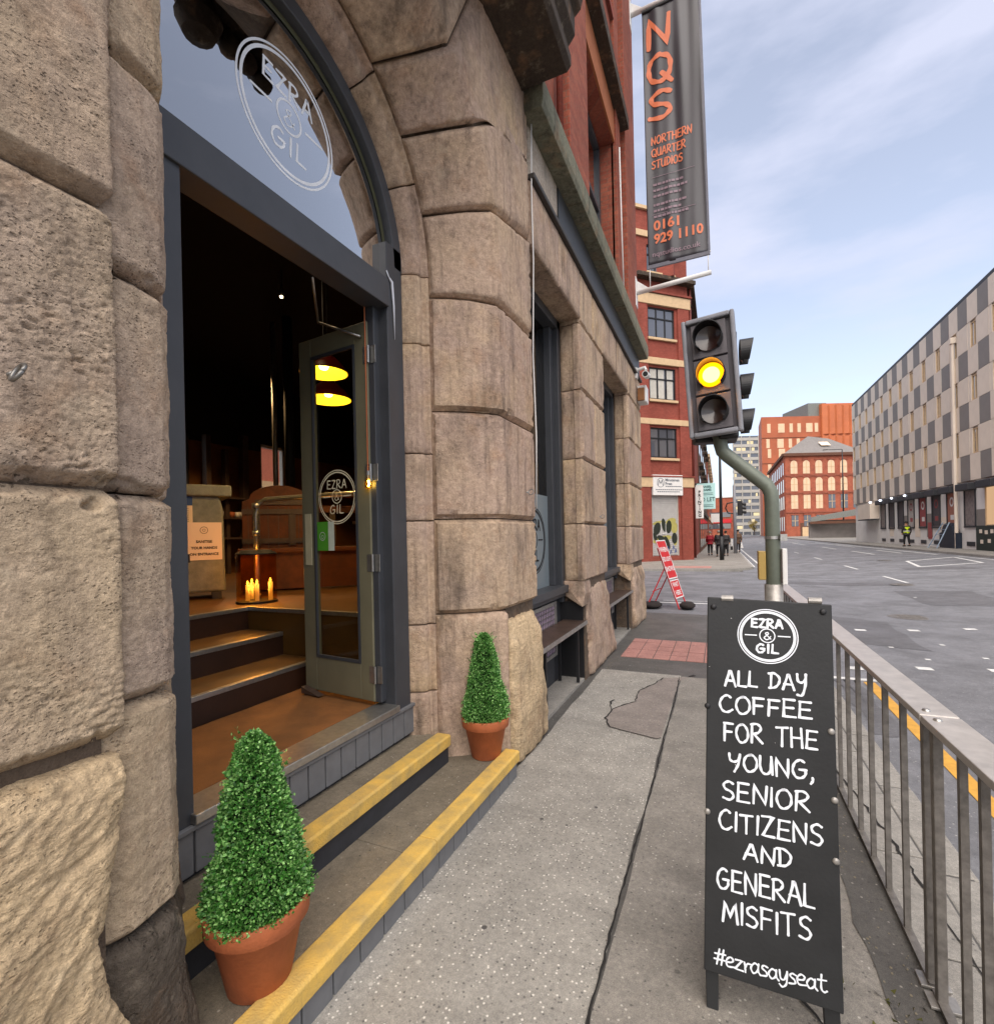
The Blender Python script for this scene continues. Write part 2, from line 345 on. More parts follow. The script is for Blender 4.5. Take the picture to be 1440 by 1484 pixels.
def glassmat(name, refl=1.0, tint='#ffffff', base=.0, basecol='#000000', rough=.0, ior=1.5):
    m, t, b = newmat(name); t.nodes.remove(b); out = t.nodes['Material Output']
    tr = N(t, 'ShaderNodeBsdfTransparent'); tr.inputs[0].default_value = lin(tint)
    gl = N(t, 'ShaderNodeBsdfGlossy'); gl.inputs['Roughness'].default_value = rough
    fr = N(t, 'ShaderNodeFresnel'); fr.inputs[0].default_value = ior
    df = N(t, 'ShaderNodeBsdfDiffuse'); df.inputs[0].default_value = lin(basecol)
    m1 = N(t, 'ShaderNodeMixShader'); m1.inputs[0].default_value = base
    t.links.new(tr.outputs[0], m1.inputs[1]); t.links.new(df.outputs[0], m1.inputs[2])
    m2 = N(t, 'ShaderNodeMixShader'); ge = N(t, 'ShaderNodeNewGeometry'); mm = mth(t, 'MULTIPLY', mth(t, 'MULTIPLY', fr.outputs[0], refl), mth(t, 'SUBTRACT', 1.0, ge.outputs['Backfacing'])); cl = mth(t, 'MINIMUM', mm, 1.0)
    t.links.new(cl, m2.inputs[0]); t.links.new(m1.outputs[0], m2.inputs[1]); t.links.new(gl.outputs[0], m2.inputs[2])
    t.links.new(m2.outputs[0], out.inputs['Surface']); return m
g_door = glassmat('clear door glass', 1.0, '#f4f2ec')
g_fan = glassmat('fanlight glass', 8.0, '#4a4f55', ior=1.6)
g_win = glassmat('dark window glass', 1.6, '#8a8f90')
g_far = glassmat('far window glass', 3.0, '#000000', base=1.0, basecol='#4d4f55', ior=1.6)
g_warm = glassmat('far window glass warm', 2.6, '#000000', base=1.0, basecol='#e6cdb0', ior=1.5)  # pale base colour stands in for warm light mirrored in the pane
g_frost = glassmat('frosted film', 1.0, '#aab4b8', base=.85, basecol='#7c878c', rough=.3)
g_amber = glassmat('lantern glass', .8, '#f6cf8a')
def emis(name, col, s):
    m, t, b = newmat(name); t.nodes.remove(b); e = N(t, 'ShaderNodeEmission'); e.inputs[0].default_value = lin(col); e.inputs[1].default_value = s
    t.links.new(e.outputs[0], t.nodes['Material Output'].inputs['Surface']); return m

# ------------------------------------------------------------------ lettering
def text_mesh(txt, size, origin, u, v, bold=0, align='CENTER', ext=0, sx=1.0):
    c = bpy.data.curves.new('t', 'FONT'); c.body = txt; c.size = size; c.align_x = align; c.align_y = 'CENTER'; c.offset = bold; c.extrude = ext
    c.resolution_u = 3
    o = bpy.data.objects.new('t', c); COL.objects.link(o)
    dg = bpy.context.evaluated_depsgraph_get(); me = bpy.data.meshes.new_from_object(o.evaluated_get(dg))
    u = Vector(u).normalized(); v = Vector(v).normalized(); n = u.cross(v)
    mb = MB(); mb.add([Vector(origin) + u * p.co.x * sx + v * p.co.y + n * p.co.z for p in me.vertices], [tuple(f.vertices) for f in me.polygons])
    bpy.data.objects.remove(o); bpy.data.curves.remove(c); bpy.data.meshes.remove(me)
    return mb
def crom(p, k=7):
    if len(p) < 3: return p
    o = []; q = [p[0]] + list(p) + [p[-1]]
    for i in range(1, len(q) - 2):
        for j in range(k):
            t = j / k; a = []
            for d in range(2):
                p0, p1, p2, p3 = q[i-1][d], q[i][d], q[i+1][d], q[i+2][d]
                a.append(.5 * (2*p1 + (p2-p0)*t + (2*p0-5*p1+4*p2-p3)*t*t + (3*p1-p0-3*p2+p3)*t**3))
            o.append(tuple(a))
    return o + [p[-1]]
GL = {
 'A': (.72, ['l', (.0, 0), (.36, 1), (.42, .98), (.72, -.02)], ['l', (.1, .36), (.62, .33)]),
 'L': (.52, ['l', (.06, 1), (0, .03), (.52, .0)]),
 'D': (.66, ['l', (.1, .98), (.08, 0)], ['c', (-.06, .98), (.3, 1.0), (.62, .72), (.6, .35), (.36, .06), (-.02, 0)]),
 'Y': (.62, ['c', (0, 1), (.05, .62), (.28, .5), (.52, .66), (.6, 1)], ['c', (.6, 1), (.52, .4), (.3, -.12)]),
 'y': (.56, ['c', (0, 1), (.05, .58), (.28, .48), (.5, .66), (.54, 1)], ['c', (.55, 1), (.5, .3), (.3, -.3), (.0, -.3)]),
 'C': (.66, ['c', (.6, .88), (.42, 1), (.16, .85), (0, .48), (.12, .1), (.38, 0), (.66, .16)]),
 'O': (.72, ['c', (.4, 1), (.12, .85), (0, .45), (.16, .05), (.42, 0), (.68, .25), (.7, .66), (.52, .95), (.3, .98)]),
 'F': (.56, ['l', (.06, 1), (.0, 0)], ['l', (.02, 1), (.56, .98)], ['l', (.03, .52), (.46, .52)]),
 'E': (.58, ['l', (.06, 1), (.0, .02), (.58, 0)], ['l', (.04, 1), (.58, .98)], ['l', (.03, .52), (.5, .52)]),
 'R': (.64, ['l', (.06, 1), (.0, 0)], ['c', (.0, .98), (.36, 1.02), (.58, .82), (.42, .56), (.06, .46)], ['l', (.16, .46), (.64, 0)]),
 'T': (.66, ['l', (.34, .98), (.3, 0)], ['l', (0, .97), (.66, 1)]),
 'H': (.64, ['l', (.04, 1), (0, 0)], ['l', (.6, 1), (.6, 0)], ['l', (.02, .5), (.6, .5)]),
 'U': (.64, ['c', (.02, 1), (.0, .4), (.12, .05), (.38, 0), (.56, .3), (.62, 1)], ['l', (.62, 1), (.64, .0)]),
 'N': (.68, ['l', (.02, 0), (.04, 1), (.62, .02), (.68, 1)]),
 'G': (.7, ['c', (.6, .9), (.4, 1), (.12, .8), (0, .4), (.14, .04), (.42, 0), (.64, .2), (.66, .46)], ['l', (.36, .46), (.7, .46)]),
 ',': (.14, ['c', (.1, .08), (.1, -.08), (0, -.26)]),
 'S': (.56, ['c', (.54, .9), (.32, 1), (.06, .84), (.12, .6), (.42, .46), (.54, .24), (.34, .02), (0, .1)]),
 'I': (.1, ['l', (.07, 1), (.03, 0)]),
 'Z': (.62, ['l', (.04, .98), (.6, 1), (.02, .02), (.62, 0)]),
 'M': (.8, ['l', (0, 0), (.12, 1), (.4, .3), (.68, 1), (.8, 0)]),
 '#': (.62, ['l', (.3, .95), (.14, .05)], ['l', (.54, .95), (.4, .05)], ['l', (.04, .66), (.64, .68)], ['l', (0, .34), (.6, .34)]),
 'e': (.44, ['c', (.02, .3), (.3, .34), (.4, .5), (.22, .62), (.02, .4), (.08, .06), (.44, .08)]),
 'z': (.46, ['l', (.04, .58), (.42, .6), (.0, .04), (.46, 0)]),
 'v': (.4, ['l', (.0, .6), (.16, 0), (.34, .62)]),
 'r': (.3, ['c', (.0, .6), (.04, .3), (.06, 0)], ['c', (.06, .3), (.16, .54), (.36, .56)]),
 'a': (.5, ['c', (.4, .5), (.2, .6), (.0, .3), (.14, .02), (.36, .2), (.42, .6)], ['c', (.42, .6), (.4, .2), (.52, .0)]),
 's': (.36, ['c', (.36, .56), (.16, .62), (.06, .46), (.28, .28), (.3, .08), (.0, .02)]),
 'q': (.44, ['c', (0, .6), (.06, .14), (.26, .12), (.4, .6)], ['c', (.4, .6), (.36, -.1), (.16, -.34), (.0, -.22)]),
 't': (.4, ['c', (.2, .95), (.16, .2), (.3, .0), (.44, .08)], ['l', (0, .62), (.42, .66)]),
 ' ': (.45,), '0': (.62, ['c', (.34, 1), (.08, .8), (.02, .5), (.08, .2), (.34, 0), (.58, .2), (.64, .5), (.58, .8), (.3, 1)]),
 '1': (.3, ['l', (.02, .84), (.26, 1), (.26, 0)]),
 'Q': (.8, ['c', (.42, 1), (.1, .85), (0, .5), (.1, .15), (.42, 0), (.72, .15), (.82, .5), (.72, .85), (.38, 1)], ['l', (.5, .3), (.84, -.08)]),
 'K': (.6, ['l', (0, 1), (0, 0)], ['l', (.56, 1), (.02, .42), (.6, 0)]),
 'W': (.9, ['l', (0, 1), (.22, 0), (.45, .8), (.68, 0), (.9, 1)]),
 '&': (.7, ['c', (.66, .1), (.34, .55), (.16, .84), (.34, 1), (.46, .84), (.2, .5), (.02, .26), (.2, .0), (.46, .08), (.66, .45)]),
}
EPS = [0]
def strokes(mb, txt, o, u, v, h, w, x0, x1, jit=.03, sp=.2, slope=0, wf=None):
    """marker or painted letters: text spans x0..x1 (metres along u), cap height h, line width w"""
    u = Vector(u).normalized(); v = Vector(v).normalized(); n = u.cross(v); o = Vector(o)
    tot = sum(GL[c][0] for c in txt) + sp * (len(txt) - 1); k = (x1 - x0) / tot; x = 0; R = random.Random(txt)
    for c in txt:
        g = GL[c]; dy = R.uniform(-jit, jit); sc = 1 + R.uniform(-jit, jit) * 1.5; sh = R.uniform(-jit, jit)
        for st in g[1:]:
            pts = st[1:]; pts = crom(pts) if st[0] == 'c' else [p for a, b in zip(pts, pts[1:]) for p in [(a[0] + (b[0]-a[0])*q/4, a[1] + (b[1]-a[1])*q/4) for q in range(4)]] + [pts[-1]]
            P = [Vector((x0 + (x + a + sh * b) * k, (b * sc + dy) * h + slope * (x0 + (x + a) * k))) for a, b in pts]
            m = len(P); L_, R_ = [], []; EPS[0] = (EPS[0] + 1) % 9; e = .0004 + EPS[0] * .00005
            ww = [w * (.86 + .14 * math.sin(i * .9 + x * 7)) for i in range(m)]
            d0 = (P[1] - P[0]).normalized(); d1 = (P[-1] - P[-2]).normalized()
            Q = [P[0] - d0 * w * .42, P[0] - d0 * w * .25] + P + [P[-1] + d1 * w * .25, P[-1] + d1 * w * .42]
            ww = [w * .35, w * .8] + ww + [w * .8, w * .35]
            for i, p in enumerate(Q):
                a, b = Q[max(0, i - 1)], Q[min(len(Q) - 1, i + 1)]; d = (b - a)
                d = d.normalized() if d.length > 1e-9 else d0; nn = Vector((-d.y, d.x))
                # mitre at sharp corners
                if 2 < i < len(Q) - 3:
                    da = (p - a).normalized(); db = (b - p).normalized(); cs = max(.55, math.sqrt(max(0, (1 + da.dot(db)) / 2)))
                else: cs = 1
                L_.append(p + nn * ww[i] / 2 / cs); R_.append(p - nn * ww[i] / 2 / cs)
            vs = [o + u * q.x + v * q.y + n * e for q in L_ + R_]; z = len(Q)
            mb.add(vs, [(i, i + 1, z + i + 1, z + i) for i in range(z - 1)])
        x += g[0] + sp
    return mb
def ring(mb, o, u, v, r0_, r1_, n=64, e=.0005, ang=(0, 2 * PI)):
    u = Vector(u).normalized(); v = Vector(v).normalized(); nn = u.cross(v); o = Vector(o)
    vs = []
    for i in range(n + 1):
        a = ang[0] + (ang[1] - ang[0]) * i / n; d = u * math.cos(a) + v * math.sin(a)
        vs += [o + d * r0_ + nn * e, o + d * r1_ + nn * e]
    return mb.add(vs, [(2*i, 2*i+1, 2*i+3, 2*i+2) for i in range(n)])
def badge(o, u, v, R, thick=1.0):
    """the round shop badge: double ring, two words, an ampersand in a small ring, side rules"""
    mb = MB(); u = Vector(u).normalized(); v = Vector(v).normalized(); o = Vector(o)
    ring(mb, o, u, v, R * .965, R); ring(mb, o, u, v, R * (.93 - .09 * thick), R * .93)
    ring(mb, o + v * R * .02, u, v, R * .23, R * .265)
    strokes(mb, 'EZRA', o + v * R * .32, u, v, R * .3, R * .085 * thick, -R * .5, R * .5, jit=0, sp=.26)
    strokes(mb, 'GIL', o - v * R * .6, u, v, R * .3, R * .085 * thick, -R * .36, R * .33, jit=0, sp=.3)
    strokes(mb, '&', o - v * R * .12, u, v, R * .26, R * .045 * thick, -R * .11, R * .12, jit=0)
    for s in (-1, 1): mb.add([o + u * s * a * R + v * b * R + u.cross(v) * .0005 for a, b in ((.34, -.0), (.75, -.0), (.75, .04), (.34, .04))], [(0, 1, 2, 3)])
    return mb
# ------------------------------------------------------------------ ground, road, pavements
def rz(x):                                    # the road rises gently towards its far kerb
    return -.1 if x < 3.5 else -.1 + (min(x, 10.8) - 3.5) / 7.3 * .36
ST = 'structure'
mb = MB(); mb.add([(-900, -200, -.42), (900, -200, -.42), (900, 2600, -.42), (-900, 2600, -.42)], [(0, 1, 2, 3)])
obj('ground', mb, m_dark, kind=ST)
mb = MB(); xs = [.9, 3.5, 6, 8, 10.8]; ys = [-30, 0, 5, 10, 13, 20, 30, 60, 100, 170, 300]
mb.grid(lambda i, j: (xs[i], ys[j], rz(xs[i])), len(xs), len(ys))
rd = obj('road', mb, m_road, kind=ST)
mb = MB(); mb.add([(-70, 10.3, -.102), (.92, 10.3, -.102), (.92, 24.4, -.102), (-70, 24.4, -.102)], [(0, 1, 2, 3)])
obj('side_road', mb, m_road, kind=ST)
def corner_poly(x0, x1, y0, y1, r, which, n=10):
    pts = [(x0, y0), (x1, y0), (x1, y1), (x0, y1)]; out = []
    for i, (x, y) in enumerate(pts):
        if i == which:
            cx = x - r if x == x1 else x + r; cy = y - r if y == y1 else y + r
            a0 = {0: PI, 1: -PI / 2, 2: 0, 3: PI / 2}[i]
            out += [(cx + r * math.cos(a0 + PI / 2 * k / n), cy + r * math.sin(a0 + PI / 2 * k / n)) for k in range(n + 1)]
        else: out.append((x, y))
    return out
def slab(name, pts, z0, z1, mat, **k):
    return obj(name, MB().poly([(x, y, z0) for x, y in pts], (0, 0, z1 - z0)), mat, kind=ST, **k)
pv = slab('pavement', corner_poly(-2.1, 1.06, -8, 10.9, 1.6, 2), -.4, 0, m_dark)
def wavy(x0, x1, y0, y1, amp, seed, n=40, ends=True):
    R = random.Random(seed)
    f = lambda k, ph: amp * (math.sin(k * .7 + ph) + .6 * math.sin(k * 1.9 + ph * 2) + .4 * R.uniform(-1, 1))
    L1 = [(x0 + f(i, seed), y0 + (y1 - y0) * i / n) for i in range(n + 1)]
    L2 = [(x1 + f(i, seed + 3), y0 + (y1 - y0) * i / n) for i in range(n + 1)]
    return L1 + L2[::-1]
def sheet(name, pts, z, mat, parent=None):
    return obj(name, MB().poly([(x, y, z) for x, y in pts]), mat, parent, kind=None if parent else ST)
sheet('asphalt_strip', wavy(-1.36, -.455, -3, 6.15, .006, 1, 60), .004, m_pave, pv)
sheet('concrete_strip', wavy(-.435, .585, -3, 6.12, .005, 2, 60), .004, m_pave2, pv)
R = random.Random(5)
pp = [(-.36, 6.1), (-.62, 5.98), (-.70, 5.7), (-.82, 5.4), (-.80, 5.05), (-.97, 4.75), (-.98, 4.5), (-.9, 4.3), (-.5, 4.18), (-.47, 4.22), (-.46, 5.0), (-.455, 5.9)]
sheet('repair_patch', pp, .008, m_pave3, pv)
def crack(path, w, seed, wob=.010):
    R = random.Random(seed); P = []
    for (a, b), (c, d) in zip(path, path[1:]):
        k = max(2, int(math.hypot(c - a, d - b) / .045))
        P += [(a + (c - a) * i / k + R.uniform(-1, 1) * wob, b + (d - b) * i / k + R.uniform(-1, 1) * wob) for i in range(k)]
    P.append(path[-1]); mb = MB(); A = []; B = []
    for i, p in enumerate(P):
        q = P[min(i + 1, len(P) - 1)]; o = P[max(i - 1, 0)]; dx, dy = q[0] - o[0], q[1] - o[1]; l = math.hypot(dx, dy) or 1
        ww = w * R.uniform(.3, 1.2)
        A.append((p[0] - dy / l * ww, p[1] + dx / l * ww, .0105)); B.append((p[0] + dy / l * ww, p[1] - dx / l * ww, .0105))
    mb.add(A + B, [(i, i + 1, len(P) + i + 1, len(P) + i) for i in range(len(P) - 1)])
    return mb
m_crack = pbr('crack dirt', '#262422', .95, bump=.3)
mb = crack(pp[1:8], .008, 3)
for q in (crack([(-.97, 4.75), (-1.03, 4.95), (-1.0, 5.02)], .008, 4), crack([(-.445, 4.2), (-.44, 3.2), (-.45, 2.2), (-.44, 1.2), (-.44, 0)], .0055, 5, .004), crack(pp[7:10], .004, 13, .004), crack([(-.45, 4.2), (-.44, 5.2), (-.46, 6.1)], .005, 9, .004),
          crack([(.2, 2.1), (.42, 1.7), (.6, 1.55)], .006, 6), crack([(-.36, 6.1), (-.3, 6.2)], .02, 8)): mb.add(q.v, q.f)
obj('pavement_crack', mb, m_crack, pv)
mb = crack([(.64, 5.6), (.72, 4.6), (.70, 4.1), (.80, 3.3), (.86, 2.2), (.9, 1.6), (.95, 1.0)], .007, 12)
obj('pavement_crack', mb, m_crack, pv)
# pink block paving, block by block
pk = MB(); k = 0
for i in range(7):
    for j in range(5):
        x0 = -1.27 + i * .21 + (.0 if j % 2 else .0); y0 = 6.86 + j * .25
        if x0 > .1: continue
        obj('paving_block', MB().box((x0 + .004, y0 + .004, -.02), (x0 + .204, y0 + .245, .007 + rnd.uniform(-.002, .002))), m_tact, pv)
# dirt band and dark strip along the guard rail foot
sheet('dirt_strip', wavy(.50, .66, -1, 7.2, .012, 21, 70), .0085, m_dark, pv)
# flagstones and kerb stones outside the rail
y = -.6; R = random.Random(3)
while y < 9.2:
    l = .62 + R.uniform(-.05, .08)
    obj('flagstone', MB().box((.665, y + .006, -.02), (.9, y + l - .006, .006 + R.uniform(-.002, .003))), m_flag, pv, bevel=.004)
    y += l
kb = obj('kerb', MB().box((.905, -8, -.4), (1.07, 9.25, -.012)), m_flag, kind=ST)
y = -.6
while y < 9.2:
    l = .91
    obj('kerb_stone', MB().box((.908, y + .005, -.1), (1.078 + R.uniform(-.004, .004), y + l - .005, .004 + R.uniform(-.003, .004))), m_flag, kb, bevel=.008)
    y += l
# scattered litter of pale grit and leaf crumbs by the rail foot: uncountable
mb = MB(); R = random.Random(9)
for i in range(420):
    if i < 260: x, y = R.gauss(.55, .05), R.uniform(.9, 6.5)
    else: x, y = R.gauss(-1.3, .03), R.uniform(3.9, 10)
    s = R.uniform(.002, .007); a = R.uniform(0, PI)
    mb.add([(x + s * math.cos(a + q) * (1 if q % 2 else .6), y + s * math.sin(a + q) * 1.3, .011 + (s if q == 1 else 0)) for q in (0, 1.57, 3.14, 4.7)], [(0, 1, 2), (0, 2, 3)])
obj('grit_litter', mb, pbr('grit', '#8d8470', .9, var=.6, vs=70), kind='stuff')
mb = MB(); R = random.Random(19)                  # weeds and leaf mush in the rail gutter
for i in range(160):
    x, y = R.gauss(.50, .05), R.uniform(1.25, 2.2) if i % 3 else R.uniform(1.3, 1.6)
    h = R.uniform(.006, .02); a = R.uniform(0, 6.28); s = R.uniform(.006, .016)
    mb.add([(x - s * math.cos(a), y - s * math.sin(a), .009), (x + s * math.cos(a), y + s * math.sin(a), .009), (x + h * math.cos(a * 3), y + h * math.sin(a * 3), .009 + h)], [(0, 1, 2)])
obj('gutter_weeds', mb, pbr('leaf mush', '#5a5a2a', .8, var=.6, vs=60), kind='stuff')

# road paint
def paint(name, pts, mat, dz=.004):
    mb = MB(); mb.add([(x, y, rz(x) + dz) for x, y in pts], [tuple(range(len(pts)))]); return mb
def stripe(mb, x0, y0, x1, y1, w):
    dx, dy = x1 - x0, y1 - y0; l = math.hypot(dx, dy); nx, ny = -dy / l * w / 2, dx / l * w / 2; n = max(1, int(l / 1.2))
    vs = []
    for i in range(n + 1):
        t = i / n; x, y = x0 + dx * t, y0 + dy * t
        vs += [(x + nx, y + ny, rz(x) + .005), (x - nx, y - ny, rz(x) + .005)]
    mb.add(vs, [(2*i, 2*i+1, 2*i+3, 2*i+2) for i in range(n)])
mb = MB(); stripe(mb, 1.53, -4, 1.53, 6.95, .11); obj('yellow_line', mb, m_yel, kind=ST)
mb = MB(); stripe(mb, 1.15, 7.05, 1.62, 7.05, .1); obj('yellow_line_end', mb, m_white, kind=ST)
mk = MB()
for x, y in [(2.2, 10.5), (3.0, 10.7), (3.85, 11.0), (4.7, 11.2), (2.3, 7.85), (3.05, 8.0), (1.53, 7.6), (4.0, 8.2), (5.6, 11.5)]: stripe(mk, x - .08, y, x + .08, y, .15)
for x, y in [(4.36, 15.4), (2.28, 9.1), (3.0, 9.5), (2.5, 8.4), (3.2, 8.7)]: stripe(mk, x - .03, y, x + .03, y, .08)
obj('crossing_stud_marks', mk, m_white, kind=ST)
mk = MB(); stripe(mk, -6, 13.3, .0, 13.3, .14); stripe(mk, -1.4, 13.75, -.2, 13.72, .06)
for i in range(7): stripe(mk, 1.05 + i * .02, 26.2 + i * 3, 1.06 + i * .02, 28.4 + i * 3, .1) if 0 else None
obj('give_way_line', mk, m_white, kind=ST)
mk = MB()
for a, b in (((7.9, 28.9), (7.3, 25.2)), ((9.6, 26.2), (10.1, 30.4)), ((7.3, 25.2), (9.6, 26.2)), ((7.9, 28.9), (10.1, 30.4))): stripe(mk, *a, *b, .14)
for a, b in (((8.3, 41.5), (8.3, 36.0)), ((9.6, 41), (9.6, 36)), ((8.3, 36), (10.3, 35)), ((10.3, 33), (10.3, 58)), ((8.2, 52), (8.2, 46)), ((9.8, 66), (9.8, 48)), ((7.5, 50), (10, 46)), ((7.4, 80), (9.5, 60)), ((8, 70), (8, 60))): stripe(mk, *a, *b, .16)
stripe(mk, 10.45, 20, 10.45, 31, .1)
for y in (19, 25, 33, 42, 52, 64, 78): stripe(mk, 5.2, y, 5.2, y + 2.5, .1)
obj('parking_bay_lines', mk, m_white, kind=ST)
mk = MB()
for x in (1.5, 1.85): stripe(mk, x, 27.5, x, 60, .1)
obj('double_yellow_line', mk, m_white, kind=ST)
m_rp = asphalt('road repair patch', '#5f5f62', '#8f8b86', .3, wet=.1, patch=.3)
for i, pts in enumerate(([(9.0, 21.5), (12, 20.5), (10.6, 22.6), (9.2, 22.4)], [(4.2, 14), (5.6, 13.6), (5.8, 16.5), (4.3, 17)], [(1.8, 9.3), (2.7, 9.0), (2.8, 11.5), (1.9, 12.2)], [(6.5, 24), (8.6, 23.5), (8.4, 24.6), (6.6, 25)], [(2.0, 19), (4.9, 18.2), (5.2, 19.1), (2.2, 20)], [(1.2, 5.2), (1.42, 5.2), (1.42, 7.0), (1.2, 7.0)])):
    mb = MB(); n = 6; P_ = []
    for a, b in zip(pts, pts[1:] + pts[:1]): P_ += [(a[0] + (b[0] - a[0]) * q / n + .03 * math.sin(q * 2.1 + i), a[1] + (b[1] - a[1]) * q / n + .03 * math.cos(q * 1.7 + i)) for q in range(n)]
    P_ = [(min(x, 10.7), y) for x, y in P_]; cx_, cy_ = sum(p[0] for p in P_) / len(P_), sum(p[1] for p in P_) / len(P_)
    vs_ = [(cx_, cy_, rz(cx_) + .0035)] + [(x, y, rz(x) + .0035) for x, y in P_]
    mb.add(vs_, [(0, k_ + 1, (k_ + 1) % len(P_) + 1) for k_ in range(len(P_))]); obj('repair_patch', mb, m_rp, rd)
for x, y in ((3.4, 12.3), (5.0, 18.5), (7.4, 30)):
    mb = MB(); mb.lathe([(0, .008), (.28, .008), (.28, .006), (.34, .006), (.34, .006), (.36, .004)], (x, y, rz(x)), 28)
    for q in range(-3, 4): mb.box((x - .2, y + q * .065 - .012, rz(x) + .008), (x + .2, y + q * .065 + .012, rz(x) + .012))
    obj('manhole_cover', mb, m_steeld, rd)
# pavement beyond the side street and on the far side of the road
far = slab('far_pavement', corner_poly(-60, 1.3, 24.4, 300, 2.2, 1), -.4, .012, m_pave2)
slab('far_kerb', corner_poly(-60, 1.42, 24.28, 300, 2.3, 1), -.41, .004, m_flag)
slab('dropped_kerb_paving', [(-2.2, 24.9), (-.4, 24.9), (-.4, 26.3), (-2.2, 26.3)], 0, .018, m_tact)
slab('opposite_kerb', [(10.8, -20), (10.95, -20), (10.95, 150), (10.8, 150)], -.4, .37, m_flag)
slab('opposite_pavement', [(10.95, -20), (40, -20), (40, 150), (10.95, 150)], -.4, .38, m_pave2)

# ------------------------------------------------------------------ stone building
SB = thing('stone_building', 'brown sandstone building with round-arched doorway and red brick above, filling the left side', 'building', (-1.4, 2.04, 0))
CY, CZ = 2.04, 3.54
IY, IZ = 1.85, 3.47                            # centre of the inner order and fanlight
def gl(n, L, e, seq=(0, .25, .5, .75, 1)):
    e = min(e, L * .3); inner = [e + (L - 2 * e) * i / n for i in range(1, n)]
    return [q * e / L for q in seq] + [x / L for x in inner] + [1 - q * e / L for q in seq[::-1]]
def stone(P, Ls, Lt, ns, nt_, mat, name='stone', seed=0, edge=.03, depth=.03, amp=.004, freq=9, rough=None, skirt=.06, label=None, parent=SB, ref=Vector((1, 0, 0)), round_=1.0, jg=.2, es=1.0, crisp=False):
    """a face block: P(s,t) is the face; edges fall back into the joint, the face is weathered"""
    sl_, tl = gl(ns, Ls, edge), gl(nt_, Lt, edge); off = Vector((seed * 3.1, seed * 7.7, seed * 1.3))
    V = []
    for s in sl_:
        row = []
        for t in tl:
            p = Vector(P(s, t)); d = .004
            ps = Vector(P(min(1, s + d), t)) - Vector(P(max(0, s - d), t)); pt = Vector(P(s, min(1, t + d))) - Vector(P(s, max(0, t - d)))
            n = ps.cross(pt)
            if n.length < 1e-12: n = ref.copy()
            n.normalize()
            if n.dot(ref) < 0: n = -n
            jag = 1 + jg * noise.noise(p * 14 + off)
            q = min(s * Ls * es, (1 - s) * Ls * es, t * Lt, (1 - t) * Lt) / (edge * jag)
            q -= max(0, noise.noise(p * 23 + off) - .18) * 1.6 * (q < 2.2)
            q = max(0, min(1, q)); fall = depth * (1 - q) ** (1.1 * round_)
            h = amp * noise.fractal(p * freq + off, 1.0, 2.1, 5)
            if rough: h += rough(p, off)
            row.append((p + n * (h - fall), n))
        V.append(row)
    a, b = len(sl_), len(tl); mb = MB()
    mb.grid(lambda i, j: V[i][j][0], a, b)
    rim = [(i, 0) for i in range(a)] + [(a - 1, j) for j in range(1, b)] + [(i, b - 1) for i in range(a - 2, -1, -1)] + [(0, j) for j in range(b - 2, 0, -1)]
    base = len(mb.v); mb.v += [tuple(V[i][j][0] - V[i][j][1] * skirt) for i, j in rim]; m = len(rim)
    mb.f += [(rim[k][0] * b + rim[k][1], rim[(k + 1) % m][0] * b + rim[(k + 1) % m][1], base + (k + 1) % m, base + k) for k in range(m)]
    o_ = obj(name, mb, mat, parent, smooth=True, label=label)
    if crisp: o_.data.set_sharp_from_angle(angle=.45)
    return o_
def lerp(a, b, t): return tuple(x + (y - x) * t for x, y in zip(a, b))
G = .004
ZC = [1.14, 1.80, 2.55, 3.34]
# --- right pier: convex splay (C..A) and front (A..B)
def splayP(z0, z1, yB=3.955, sa=.52, arc=None):
    def P(s, t):
        z = z0 + (z1 - z0) * t
        if s < sa:
            q = s / sa; r = .90 + (1.235 - .90) * q; x = -1.79 + .39 * q; bul = .035 * math.sin(PI * q)
            return (x + bul * .7, CY + r - bul * .7, z)
        q = (s - sa) / (1 - sa); return (-1.4, CY + 1.235 + (yB - CY - 1.235) * q, z)
    return P
sd = 0
for z0, z1 in zip(ZC, ZC[1:]):
    sd += 1; stone(splayP(z0 + G, z1 - G), 1.15, z1 - z0, 34, 22, st_right, seed=sd, amp=.003, depth=.042, edge=.030, jg=.08, crisp=True, round_=.9)
